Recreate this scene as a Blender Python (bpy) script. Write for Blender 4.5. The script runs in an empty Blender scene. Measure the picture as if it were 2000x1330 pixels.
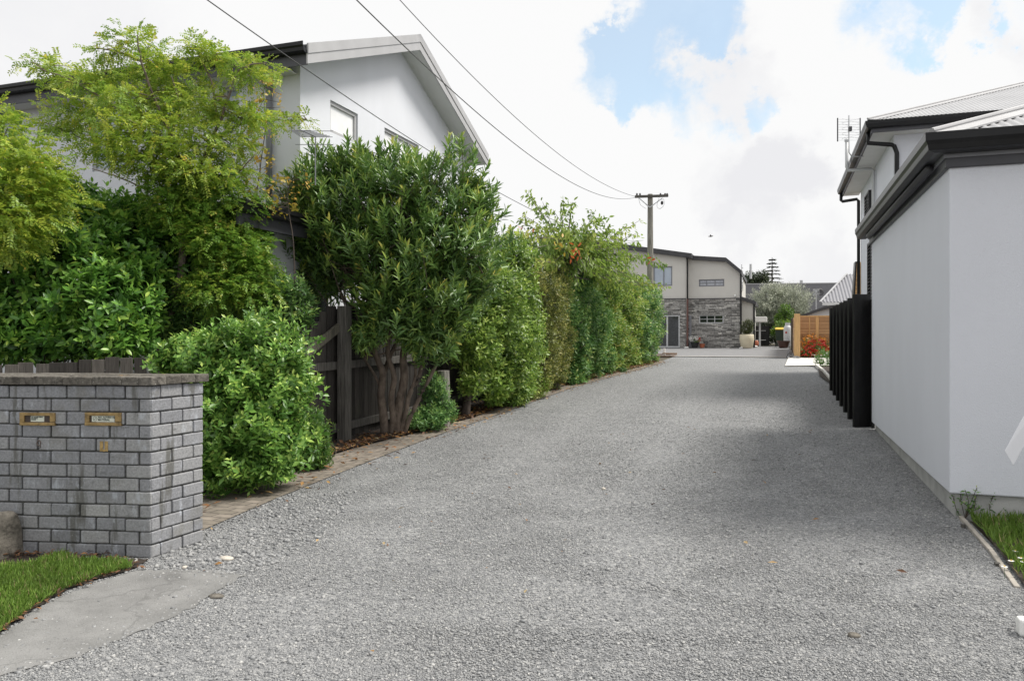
import bpy, bmesh, math, random
import numpy as np
from mathutils import Vector, Matrix
from mathutils.geometry import tessellate_polygon
R = math.radians
C = bpy.context.scene
COL = C.collection

# ------------------------------------------------------------------ camera
# the world's +Y axis runs up the driveway, +X across it to the right
F = 1500.0                       # focal length in photograph pixels (2000 wide)
TH = math.atan(519 / 1500)       # the camera looks this far to the left of the driveway
c, s = math.cos(TH), math.sin(TH)
H = 1.46
cam = bpy.data.objects.new("camera", bpy.data.cameras.new("camera"))
COL.objects.link(cam)
cam.location = (0, 0, H); cam.rotation_euler = (R(90), 0, TH)
cam.data.sensor_width = 36; cam.data.lens = 36 * F / 2000
cam.data.shift_y = -9 / 2000
cam.data.clip_start = .05; cam.data.clip_end = 2000
C.camera = cam

def pt(x, y, Z):                  # photograph pixel at depth Z -> world point
    a = (x - 1000) / F; b = (656 - y) / F
    return np.array([Z * (-s + a * c), Z * (c + a * s), H + Z * b])
def on_v(x, y, v): return pt(x, y, v / (c + (x - 1000) / F * s))
def on_u(x, y, u): return pt(x, y, u / (-s + (x - 1000) / F * c))
GV = [-60, 5.5, 7, 12.5, 17.5, 24, 43, 60, 400]; GZ = [0, 0, .01, .10, .27, .42, .80, .9, .9]
def gz(v): return np.interp(v, GV, GZ)
def gr(x, y, dz=0):               # pixel -> point on the ground
    g = dz
    for _ in range(40):
        p = pt(x, y, (H - g) * F / (y - 656)); g = float(gz(p[1])) + dz
    return p
def ray_dir(x, y):
    d = pt(x, y, 1) - np.array([0, 0, H]); return d / np.linalg.norm(d)

# ------------------------------------------------------------------ sun, sky, exposure
C.view_settings.view_transform = 'Standard'; C.view_settings.look = 'None'
C.view_settings.gamma = 1; C.view_settings.use_curve_mapping = False
C.view_settings.exposure = 0.30
SUN_EL, SUN_AZ = R(56), R(66)     # azimuth from +Y towards +X
sun = bpy.data.objects.new("sun", bpy.data.lights.new("sun", 'SUN')); COL.objects.link(sun)
sun.data.energy = 3.6; sun.data.angle = R(20); sun.data.color = (1, .955, .88)
sd = Vector((math.sin(SUN_AZ) * math.cos(SUN_EL), math.cos(SUN_AZ) * math.cos(SUN_EL), math.sin(SUN_EL)))
sun.rotation_euler = sd.to_track_quat('Z', 'Y').to_euler(); sun.location = (20, 10, 40)

W = bpy.data.worlds.new("World"); C.world = W; W.use_nodes = True
nt = W.node_tree; N = nt.nodes; L = nt.links
for n in list(N): N.remove(n)
def nd(tree, t, **kw):
    n = tree.nodes.new(t)
    for k, v in kw.items():
        if k in n.bl_rna.properties: setattr(n, k, v)
        else: n.inputs[k].default_value = v
    return n
def mth(tree, op, a, b=None, clamp=False):
    n = tree.nodes.new('ShaderNodeMath'); n.operation = op; n.use_clamp = clamp
    for i, q in enumerate((a, b)):
        if q is None: continue
        if isinstance(q, (int, float)): n.inputs[i].default_value = q
        else: tree.links.new(q, n.inputs[i])
    return n.outputs[0]
tc = nd(nt, 'ShaderNodeTexCoord')
nrm = nd(nt, 'ShaderNodeVectorMath', operation='NORMALIZE'); L.new(tc.outputs['Generated'], nrm.inputs[0])
dirv = nrm.outputs[0]
wn = nd(nt, 'ShaderNodeTexNoise', Scale=5.5, Detail=8.0, Roughness=.62); L.new(dirv, wn.inputs['Vector'])
wsub = nd(nt, 'ShaderNodeVectorMath', operation='SUBTRACT'); L.new(wn.outputs['Color'], wsub.inputs[0]); wsub.inputs[1].default_value = (.5, .5, .5)
wsc = nd(nt, 'ShaderNodeVectorMath', operation='SCALE'); L.new(wsub.outputs[0], wsc.inputs[0]); wsc.inputs['Scale'].default_value = .30
wad = nd(nt, 'ShaderNodeVectorMath', operation='ADD'); L.new(dirv, wad.inputs[0]); L.new(wsc.outputs[0], wad.inputs[1])
wnr = nd(nt, 'ShaderNodeVectorMath', operation='NORMALIZE'); L.new(wad.outputs[0], wnr.inputs[0])
def blobs(lst):
    acc = None
    for (x, y, r) in lst:
        dv = ray_dir(x, y)
        dp = nd(nt, 'ShaderNodeVectorMath', operation='DOT_PRODUCT'); L.new(wnr.outputs[0], dp.inputs[0]); dp.inputs[1].default_value = tuple(dv)
        cr = math.cos(r / F)
        mr = nd(nt, 'ShaderNodeMapRange', interpolation_type='SMOOTHSTEP'); L.new(dp.outputs['Value'], mr.inputs[0])
        mr.inputs[1].default_value = cr; mr.inputs[2].default_value = 1
        acc = mr.outputs[0] if acc is None else mth(nt, 'ADD', acc, mr.outputs[0])
    return acc
nz = nd(nt, 'ShaderNodeTexNoise', Scale=8.0, Detail=10.0, Roughness=.60, Distortion=.5); L.new(dirv, nz.inputs['Vector'])
nz2 = nd(nt, 'ShaderNodeTexNoise', Scale=2.6, Detail=6.0, Roughness=.55); L.new(dirv, nz2.inputs['Vector'])
blue = blobs([(1205, 110, 95), (1265, 55, 95), (1340, 30, 90), (1262, 165, 85), (1312, 190, 80), (1200, 80, 50), (1395, 45, 60),
              (1770, 55, 105), (1835, 25, 95), (1800, 90, 70), (1900, 20, 60), (1452, 168, 50), (1240, 215, 45),
              (2400, -300, 300), (-600, -500, 260), (600, -900, 300)])
bm_ = mth(nt, 'ADD', blue, mth(nt, 'MULTIPLY', mth(nt, 'SUBTRACT', nz.outputs['Fac'], .5), 3.6))
bmask = nd(nt, 'ShaderNodeMapRange', interpolation_type='SMOOTHSTEP'); L.new(bm_, bmask.inputs[0])
bmask.inputs[1].default_value = -.1; bmask.inputs[2].default_value = 1.7; bmask.inputs[4].default_value = .60
gate = nd(nt, 'ShaderNodeMapRange'); L.new(blue, gate.inputs[0]); gate.inputs[1].default_value = .0; gate.inputs[2].default_value = .7
bfin = mth(nt, 'MULTIPLY', bmask.outputs[0], gate.outputs[0], True)
grey = blobs([(1400, 335, 120), (1480, 315, 110), (1540, 330, 90), (1430, 455, 80), (60, 90, 330), (1990, 130, 100), (1600, 522, 110), (1400, 120, 120)])
grey = mth(nt, 'MULTIPLY', grey, mth(nt, 'ADD', nz.outputs['Fac'], .25))
grm = nd(nt, 'ShaderNodeMapRange', interpolation_type='SMOOTHSTEP'); L.new(mth(nt, 'ADD', grey, mth(nt, 'MULTIPLY', mth(nt, 'SUBTRACT', nz2.outputs['Fac'], .5), .5)), grm.inputs[0]); grm.inputs[1].default_value = .0; grm.inputs[2].default_value = 1.3
cc = nd(nt, 'ShaderNodeMix', data_type='RGBA'); L.new(grm.outputs[0], cc.inputs[0])
cc.inputs[6].default_value = (.985, .985, .985, 1); cc.inputs[7].default_value = (.86, .86, .885, 1)
sky = nd(nt, 'ShaderNodeTexSky', sky_type='NISHITA'); sky.sun_disc = False
sky.sun_elevation = SUN_EL; sky.sun_rotation = SUN_AZ; sky.air_density = 1.0; sky.dust_density = 1.0; sky.ozone_density = .35
bgs = nd(nt, 'ShaderNodeBackground', Strength=.15); bgs.inputs[1].default_value = .15; tint = nd(nt, 'ShaderNodeMix', data_type='RGBA', blend_type='MULTIPLY'); tint.inputs[0].default_value = 1; L.new(sky.outputs[0], tint.inputs[6]); tint.inputs[7].default_value = (.92, 1.12, 1.08, 1); L.new(tint.outputs[2], bgs.inputs[0])
bgc = nd(nt, 'ShaderNodeBackground', Strength=.80); L.new(cc.outputs[2], bgc.inputs[0])
mx = nd(nt, 'ShaderNodeMixShader'); L.new(bfin, mx.inputs[0]); L.new(bgc.outputs[0], mx.inputs[1]); L.new(bgs.outputs[0], mx.inputs[2])
wo = nd(nt, 'ShaderNodeOutputWorld'); L.new(mx.outputs[0], wo.inputs[0])

# ------------------------------------------------------------------ naming helpers
ORG = {}
def tag(o, label=None, cat=None, group=None, kind=None):
    if label: o['label'] = label
    if cat: o['category'] = cat
    if group: o['group'] = group
    if kind: o['kind'] = kind
    return o
def thing(name, label, cat, loc, group=None):
    o = bpy.data.objects.new(name, None); COL.objects.link(o); o.empty_display_size = .2
    o.location = tuple(float(q) for q in loc); ORG[o] = np.array(loc, float)
    return tag(o, label, cat, group)

# ------------------------------------------------------------------ materials
def ramp_set(r, stops):
    e = r.color_ramp.elements
    while len(e) > len(stops): e.remove(e[-1])
    while len(e) < len(stops): e.new(1)
    for el, (p, col) in zip(e, stops): el.position = p; el.color = tuple(col) + (1,)
def base_mat(name):
    m = bpy.data.materials.new(name); m.use_nodes = True; t = m.node_tree
    return m, t, t.nodes['Principled BSDF'], t.nodes['Material Output']
def mat(name, col, rough=.6, var=.12, vscale=3.0, bump=0, bscale=60.0, metal=0, stretch=(1, 1, 1), spec=.5, col2=None, lo=.35, hi=.65, detail=6):
    m, t, p, o = base_mat(name)
    tcn = nd(t, 'ShaderNodeTexCoord'); mp = nd(t, 'ShaderNodeMapping'); mp.inputs['Scale'].default_value = stretch
    t.links.new(tcn.outputs['Object'], mp.inputs[0])
    n = nd(t, 'ShaderNodeTexNoise', Scale=vscale, Detail=float(detail), Roughness=.6); t.links.new(mp.outputs[0], n.inputs['Vector'])
    r = nd(t, 'ShaderNodeValToRGB'); t.links.new(n.outputs['Fac'], r.inputs[0])
    c2 = col2 or tuple(q * (1 - var) for q in col); c1 = col if col2 else tuple(min(1, q * (1 + var)) for q in col)
    ramp_set(r, [(lo, c2), (hi, c1)]); t.links.new(r.outputs[0], p.inputs['Base Color'])
    p.inputs['Roughness'].default_value = rough; p.inputs['Metallic'].default_value = metal; p.inputs['Specular IOR Level'].default_value = spec
    if bump:
        b = nd(t, 'ShaderNodeTexNoise', Scale=bscale, Detail=4.0); t.links.new(mp.outputs[0], b.inputs['Vector'])
        bn = nd(t, 'ShaderNodeBump', Strength=min(1, bump), Distance=.01); t.links.new(b.outputs['Fac'], bn.inputs['Height']); t.links.new(bn.outputs[0], p.inputs['Normal'])
    return m
def attr_mat(name, stops, rough=.7, vscale=30., var=.35, bump=.6, spec=.3, stain=None, stretch=(1, 1, 1)):
    """colour picked per piece (brick, stone, board) by the attribute lf, dirtied by noise"""
    m, t, p, o = base_mat(name)
    a = nd(t, 'ShaderNodeAttribute', attribute_name='lf'); r = nd(t, 'ShaderNodeValToRGB'); t.links.new(a.outputs['Fac'], r.inputs[0]); ramp_set(r, stops)
    tcn = nd(t, 'ShaderNodeTexCoord'); mp = nd(t, 'ShaderNodeMapping'); mp.inputs['Scale'].default_value = stretch; t.links.new(tcn.outputs['Object'], mp.inputs[0])
    n = nd(t, 'ShaderNodeTexNoise', Scale=vscale, Detail=8.0, Roughness=.65); t.links.new(mp.outputs[0], n.inputs['Vector'])
    mr = nd(t, 'ShaderNodeMapRange'); t.links.new(n.outputs['Fac'], mr.inputs[0]); mr.inputs[1].default_value = .3; mr.inputs[2].default_value = .7; mr.inputs[3].default_value = 1 - var; mr.inputs[4].default_value = 1 + var
    mul = nd(t, 'ShaderNodeVectorMath', operation='SCALE'); t.links.new(r.outputs[0], mul.inputs[0]); t.links.new(mr.outputs[0], mul.inputs['Scale'])
    out = mul.outputs[0]
    for (sc, st, lo, hi, colr, amt) in (stain or []):
        m2 = nd(t, 'ShaderNodeMapping'); m2.inputs['Scale'].default_value = st; t.links.new(tcn.outputs['Object'], m2.inputs[0])
        n2 = nd(t, 'ShaderNodeTexNoise', Scale=sc, Detail=5.0, Roughness=.6); t.links.new(m2.outputs[0], n2.inputs['Vector'])
        k = nd(t, 'ShaderNodeMapRange', interpolation_type='SMOOTHSTEP'); t.links.new(n2.outputs['Fac'], k.inputs[0]); k.inputs[1].default_value = lo; k.inputs[2].default_value = hi; k.inputs[4].default_value = amt
        mxx = nd(t, 'ShaderNodeMix', data_type='RGBA'); t.links.new(k.outputs[0], mxx.inputs[0]); t.links.new(out, mxx.inputs[6]); mxx.inputs[7].default_value = tuple(colr) + (1,)
        out = mxx.outputs[2]
    t.links.new(out, p.inputs['Base Color']); p.inputs['Roughness'].default_value = rough; p.inputs['Specular IOR Level'].default_value = spec
    if bump:
        bn = nd(t, 'ShaderNodeBump', Strength=bump, Distance=.006); t.links.new(n.outputs['Fac'], bn.inputs['Height']); t.links.new(bn.outputs[0], p.inputs['Normal'])
    return m
def leaf_mat(name, stops, rough=.38, trans=.28, spec=.5):
    m, t, p, o = base_mat(name)
    a = nd(t, 'ShaderNodeAttribute', attribute_name='lf'); r = nd(t, 'ShaderNodeValToRGB'); t.links.new(a.outputs['Fac'], r.inputs[0]); ramp_set(r, stops)
    tcn = nd(t, 'ShaderNodeTexCoord'); n = nd(t, 'ShaderNodeTexNoise', Scale=2.2, Detail=3.0); t.links.new(tcn.outputs['Object'], n.inputs['Vector'])
    mr = nd(t, 'ShaderNodeMapRange'); t.links.new(n.outputs['Fac'], mr.inputs[0]); mr.inputs[1].default_value = .3; mr.inputs[2].default_value = .7; mr.inputs[3].default_value = .78; mr.inputs[4].default_value = 1.2
    mul = nd(t, 'ShaderNodeVectorMath', operation='SCALE'); t.links.new(r.outputs[0], mul.inputs[0]); t.links.new(mr.outputs[0], mul.inputs['Scale'])
    t.links.new(mul.outputs[0], p.inputs['Base Color']); p.inputs['Roughness'].default_value = rough; p.inputs['Specular IOR Level'].default_value = spec
    tr = nd(t, 'ShaderNodeBsdfTranslucent'); t.links.new(mul.outputs[0], tr.inputs[0])
    ms = nd(t, 'ShaderNodeMixShader'); ms.inputs[0].default_value = trans
    t.links.new(p.outputs[0], ms.inputs[1]); t.links.new(tr.outputs[0], ms.inputs[2]); t.links.new(ms.outputs[0], o.inputs[0])
    return m
def glass_mat(name, col, rough=.03, var=.1):
    m = mat(name, col, rough, var, 1.5); m.node_tree.nodes['Principled BSDF'].inputs['IOR'].default_value = 1.52
    m.node_tree.nodes['Principled BSDF'].inputs['Specular IOR Level'].default_value = .8
    return m

M = {}
M['white_wall'] = mat('white_wall', (.70, .72, .78), .8, .018, 1.6, .5, 170., stretch=(1, 1, .5))
M['house_wall'] = mat('house_wall', (.69, .71, .76), .8, .025, 1.5, .4, 150., stretch=(1, 1, .5))
M['white_trim'] = mat('white_trim', (.72, .72, .71), .5, .04, 3)
M['light_trim'] = mat('light_trim', (.42, .42, .43), .5, .05, 3)
M['soffit'] = mat('soffit', (.62, .63, .62), .7, .03, 2)
M['dark_metal'] = mat('dark_metal', (.012, .0125, .014), .34, .2, 4, spec=.28)
M['dark_fascia'] = mat('dark_fascia', (.055, .056, .066), .45, .12, 4)
M['grey_metal'] = mat('grey_metal', (.19, .195, .215), .35, .1, 4)
M['roof_iron'] = mat('roof_iron', (.40, .40, .41), .38, .07, 1.5)
M['dark_roof'] = mat('dark_roof', (.075, .075, .085), .6, .25, 6, .4, 30.)
M['charcoal'] = mat('charcoal', (.05, .05, .055), .5, .15, 4)
M['slate'] = mat('slate', (.024, .025, .032), .85, .35, 5, .8, 18., stretch=(1, 1, 3))
M['concrete'] = mat('concrete', (.245, .243, .238), .9, 0, 2.6, .6, 120., col2=(.17, .169, .165), lo=.38, hi=.6, detail=12)
def cracked(m):
    t = m.node_tree; p = t.nodes['Principled BSDF']; src = p.inputs['Base Color'].links[0].from_socket
    tcn = nd(t, 'ShaderNodeTexCoord'); wn_ = nd(t, 'ShaderNodeTexNoise', Scale=3.0, Detail=6.0); t.links.new(tcn.outputs['Object'], wn_.inputs['Vector'])
    mxv = nd(t, 'ShaderNodeMix', data_type='RGBA', blend_type='LINEAR_LIGHT'); mxv.inputs[0].default_value = .22; t.links.new(tcn.outputs['Object'], mxv.inputs[6]); t.links.new(wn_.outputs['Color'], mxv.inputs[7])
    v = nd(t, 'ShaderNodeTexVoronoi', Scale=.85, feature='DISTANCE_TO_EDGE'); t.links.new(mxv.outputs[2], v.inputs['Vector'])
    k = nd(t, 'ShaderNodeMapRange'); t.links.new(v.outputs['Distance'], k.inputs[0]); k.inputs[1].default_value = .002; k.inputs[2].default_value = .008; k.inputs[3].default_value = .45; k.inputs[4].default_value = 0
    n2 = nd(t, 'ShaderNodeTexNoise', Scale=90.0, Detail=3.0); t.links.new(tcn.outputs['Object'], n2.inputs['Vector']); k2 = nd(t, 'ShaderNodeMapRange'); t.links.new(n2.outputs['Fac'], k2.inputs[0]); k2.inputs[1].default_value = .58; k2.inputs[2].default_value = .72; k2.inputs[4].default_value = .55
    a = mth(t, 'MAXIMUM', k.outputs[0], k2.outputs[0]); mm = nd(t, 'ShaderNodeMix', data_type='RGBA'); t.links.new(a, mm.inputs[0]); t.links.new(src, mm.inputs[6]); mm.inputs[7].default_value = (.10, .10, .098, 1); t.links.new(mm.outputs[2], p.inputs['Base Color'])
cracked(M['concrete'])
M['foundation'] = mat('foundation', (.40, .40, .39), .85, .16, 5, .4, 90.)
M['pad'] = mat('pad', (.62, .60, .56), .85, .08, 3, .3, 60.)
M['render_grey'] = mat('render_grey', (.60, .585, .55), .8, .03, 1.2, .2, 120.)
M['stone_rough'] = mat('stone_rough', (.22, .20, .17), .95, 0, 14, 1, 45., col2=(.05, .045, .038), lo=.3, hi=.62)
M['old_wood'] = mat('old_wood', (.085, .08, .072), .85, .45, 7, .7, 30., stretch=(6, 6, .5))
M['fence_dark'] = attr_mat('fence_dark', [(0, (.022, .02, .018)), (.5, (.042, .038, .034)), (1, (.08, .073, .066))], .85, 9, .45, .7, stretch=(7, 7, .6), stain=[(2.5, (1, 1, .7), .6, .8, (.06, .068, .04), .6)])
M['fence_light'] = attr_mat('fence_light', [(0, (.035, .032, .029)), (.6, (.07, .063, .057)), (1, (.13, .118, .105))], .85, 9, .45, .7, stretch=(7, 7, .6))
M['pole_wood'] = mat('pole_wood', (.22, .21, .185), .85, .4, 6, .7, 30., stretch=(5, 5, .4))
M['bark'] = mat('bark', (.23, .185, .15), .85, 0, 9, 1, 25., stretch=(3, 3, .7), col2=(.095, .075, .062), lo=.3, hi=.68)
M['bark_grey'] = mat('bark_grey', (.21, .185, .16), .9, 0, 7, 1, 28., stretch=(2, 2, 1), col2=(.08, .07, .06), lo=.3, hi=.68)
M['bark_brown'] = mat('bark_brown', (.215, .17, .135), .9, 0, 8, 1, 28., stretch=(2, 2, 1), col2=(.07, .053, .042), lo=.3, hi=.68)
M['bark_dark'] = mat('bark_dark', (.07, .055, .045), .9, .4, 8, .8, 25., stretch=(3, 3, .7))
M['cedar'] = attr_mat('cedar', [(0, (.42, .24, .12)), (.5, (.52, .31, .16)), (1, (.60, .38, .20))], .6, 10, .15, .3, stretch=(1, 1, 6))
M['cedar_post'] = mat('cedar_post', (.60, .37, .16), .6, .15, 5, .3, 30., stretch=(5, 5, .5))
M['black_paint'] = mat('black_paint', (.012, .012, .0125), .5, .5, 3, .5, 30., stretch=(6, 6, .5), spec=.3)
M['black_iron'] = mat('black_iron', (.012, .012, .013), .4, .2, 5)
M['brass'] = mat('brass', (.30, .205, .085), .5, .4, 18, .2, 60., metal=.4)
M['dull_gold'] = mat('dull_gold', (.40, .27, .10), .5, .35, 40, .3, 120.)
M['rust_mark'] = mat('rust_mark', (.13, .105, .095), .9, .3, 40)
M['slot_dark'] = mat('slot_dark', (.05, .035, .028), .6, .3, 20)
M['paper'] = mat('paper', (.62, .64, .55), .6, .08, 40)
M['ink'] = mat('ink', (.03, .045, .04), .6, .1, 40)
M['galv'] = mat('galv', (.50, .51, .52), .35, .15, 10, metal=.4)
M['pale_pipe'] = mat('pale_pipe', (.55, .56, .57), .4, .06, 5)
M['terracotta'] = mat('terracotta', (.36, .11, .055), .6, .2, 8)
M['cream_pot'] = mat('cream_pot', (.60, .54, .40), .5, .06, 5)
M['black_pot'] = mat('black_pot', (.02, .02, .022), .5, .2, 5)
M['brown_pot'] = mat('brown_pot', (.07, .032, .024), .35, .2, 6)
M['bin_green'] = mat('bin_green', (.02, .035, .022), .5, .2, 5)
M['bin_yellow'] = mat('bin_yellow', (.65, .42, .03), .5, .1, 5)
M['tank'] = mat('tank', (.55, .56, .57), .45, .1, 5)
M['tank_red'] = mat('tank_red', (.40, .04, .03), .45, .1, 5)
M['sign_white'] = mat('sign_white', (.80, .82, .88), .35, .02, 3)
M['plastic_white'] = mat('plastic_white', (.78, .78, .76), .4, .05, 8)
M['cable'] = mat('cable', (.10, .10, .105), .6, .1, 2)
M['pane_bright'] = glass_mat('pane_bright', (.80, .81, .82))  # near-white base colour holds both white blinds and a painted bright reflection
M['pane_dark'] = glass_mat('pane_dark', (.022, .024, .026), .04, .5)
M['pane_blue'] = glass_mat('pane_blue', (.36, .42, .50))
M['curtain'] = mat('curtain', (.45, .47, .52), .8, .25, 9, stretch=(6, 6, .4))
M['blind_dark'] = mat('blind_dark', (.06, .06, .11), .7, .2, 5)
M['interior'] = mat('interior', (.10, .095, .085), .8, .3, 1.5)
M['rust'] = mat('rust', (.14, .07, .06), .8, .3, 8)
M['plank'] = mat('plank', (.36, .26, .20), .8, .3, 10, .4, 30.)
M['soil'] = mat('soil', (.062, .045, .034), .95, 0, 26, 1, 55., col2=(.016, .012, .010), lo=.32, hi=.68)
M['paver'] = None
M['brick'] = attr_mat('brick', [(0, (.21, .215, .228)), (.35, (.26, .265, .282)), (.7, (.30, .302, .308)), (1, (.39, .39, .385))], .9, 70, .24, .8, .2,
                      stain=[(3.0, (3, 3, .40), .56, .66, (.11, .108, .095), .75), (9, (2, 2, .9), .56, .72, (.50, .53, .58), .6), (3.2, (1, 1, 1), .55, .72, (.19, .185, .165), .6), (40, (1, 1, 1), .62, .75, (.5, .5, .48), .4), (9, (1, 1, 2.5), .6, .75, (.10, .105, .10), .5)])
M['mortar'] = mat('mortar', (.085, .085, .08), .95, .35, 30, .6, 90.)
M['cap'] = attr_mat('cap', [(0, (.085, .078, .068)), (.5, (.125, .115, .10)), (1, (.17, .158, .14))], .95, 45, .45, 1, .2,
                    stain=[(18, (1, 1, 1), .52, .66, (.05, .045, .04), .8), (55, (1, 1, 1), .62, .72, (.38, .37, .34), .8), (7, (1, 1, 1), .66, .72, (.36, .20, .045), .75)])
M['stonework'] = attr_mat('stonework', [(0, (.15, .147, .14)), (.4, (.31, .303, .29)), (.75, (.46, .45, .43)), (1, (.62, .60, .56))], .9, 14, .4, .6)
M['pebbles'] = attr_mat('pebbles', [(0, (.06, .06, .065)), (1, (.30, .30, .31))], .8, 30, .3, .5)
M['gravel_stone'] = attr_mat('gravel_stone', [(0, (.15, .153, .158)), (.4, (.27, .275, .28)), (.8, (.38, .38, .375)), (.95, (.50, .495, .48)), (1, (.62, .60, .56))], .85, 120, .2, .3)
M['river_stone'] = mat('river_stone', (.52, .48, .42), .8, .2, 20, .3, 60.)
M['grass'] = leaf_mat('grass', [(0, (.11, .20, .03)), (.6, (.20, .33, .055)), (.9, (.28, .38, .09)), (1, (.38, .33, .16))], .5, .3)
M['litter'] = leaf_mat('litter', [(0, (.05, .028, .016)), (.4, (.13, .06, .03)), (.7, (.26, .12, .04)), (.9, (.40, .24, .08)), (1, (.42, .36, .22))], .7, .1)
M['bird'] = mat('bird', (.12, .11, .10), .7, .3, 30)
LEAVES = {
 'locust': [(0, (.045, .085, .008)), (.4, (.092, .135, .012)), (.75, (.155, .18, .016)), (.95, (.24, .22, .025)), (1, (.32, .20, .03))],
 'locust_low': [(0, (.04, .085, .010)), (.5, (.085, .145, .014)), (.85, (.15, .18, .018)), (1, (.28, .20, .03))],
 'broadleaf': [(0, (.018, .060, .010)), (.4, (.042, .125, .014)), (.75, (.085, .20, .022)), (1, (.17, .29, .035))],
 'darkleaf': [(0, (.014, .045, .012)), (.5, (.032, .085, .020)), (.85, (.055, .12, .026)), (1, (.11, .17, .04))],
 'orange_blossom': [(0, (.025, .075, .012)), (.4, (.055, .14, .022)), (.75, (.10, .21, .034)), (1, (.19, .31, .06))],
 'low_narrow': [(0, (.018, .060, .012)), (.5, (.042, .11, .02)), (1, (.10, .16, .035))],
 'oleander': [(0, (.016, .040, .013)), (.45, (.034, .075, .020)), (.8, (.066, .115, .026)), (.97, (.10, .145, .03)), (1, (.15, .17, .04))],
 'lime': [(0, (.035, .085, .010)), (.4, (.085, .17, .018)), (.75, (.145, .25, .028)), (1, (.23, .33, .05))],
 'olive': [(0, (.035, .048, .010)), (.4, (.078, .098, .016)), (.8, (.145, .16, .03)), (1, (.24, .22, .06))],
 'green': [(0, (.022, .075, .014)), (.4, (.052, .14, .026)), (.8, (.10, .21, .035)), (1, (.18, .27, .05))],
 'mixed': [(0, (.035, .075, .012)), (.4, (.075, .145, .02)), (.8, (.13, .20, .03)), (1, (.22, .22, .05))],
 'cherry': [(0, (.05, .08, .012)), (.5, (.115, .15, .02)), (.85, (.19, .20, .03)), (.96, (.26, .20, .04)), (1, (.40, .12, .035))],
 'yellow': [(0, (.22, .20, .02)), (.5, (.38, .29, .03)), (1, (.50, .30, .06))],
 'silver': [(0, (.10, .115, .085)), (.5, (.19, .205, .155)), (1, (.30, .31, .25))],
 'conifer': [(0, (.012, .025, .014)), (1, (.04, .065, .035))],
 'far_dark': [(0, (.014, .028, .012)), (1, (.06, .085, .03))],
 'bush_light': [(0, (.04, .10, .012)), (.6, (.11, .20, .02)), (1, (.22, .28, .04))],
 'potplant': [(0, (.03, .05, .016)), (1, (.13, .15, .055))],
 'orange': [(0, (.55, .20, .02)), (.6, (.75, .33, .04)), (1, (.75, .45, .12))],
 'red': [(0, (.45, .02, .012)), (1, (.62, .06, .03))],
 'whiteflower': [(0, (.75, .74, .72)), (1, (.8, .8, .78))],
 'vermilion': [(0, (.45, .10, .03)), (1, (.65, .17, .05))],
}
GAIN = {'broadleaf': (3.2, 2.45, 3.6), 'darkleaf': (3.4, 2.7, 2.9), 'orange_blossom': (2.9, 2.3, 2.8), 'low_narrow': (2.4, 2.0, 2.0), 'oleander': (4.2, 3.5, 3.2), 'lime': (2.4, 1.95, 3.3), 'olive': (2.4, 2.3, 3.0),
        'green': (2.6, 2.0, 2.9), 'mixed': (2.7, 2.3, 2.8), 'cherry': (2.5, 2.7, 4.0), 'locust': (3.0, 3.05, 4.6), 'locust_low': (2.2, 2.4, 3.4), 'silver': (2.0, 2.0, 2.0), 'bush_light': (1.4, 1.4, 1.4), 'yellow': (1.3, 1.3, 1.6)}
for k, v in LEAVES.items():
    g_ = GAIN.get(k, (1, 1, 1)); v = [(p_, tuple(a_ * e_ for a_, e_ in zip(q_, g_))) for p_, q_ in v]
    M['leaf_' + k] = leaf_mat('leaf_' + k, v, trans={'oleander': .22, 'conifer': .2, 'far_dark': .2, 'cherry': .5, 'locust': .42, 'locust_low': .4}.get(k, .32), rough={'oleander': .36, 'orange_blossom': .36, 'broadleaf': .33, 'lime': .36}.get(k, .45))

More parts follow.
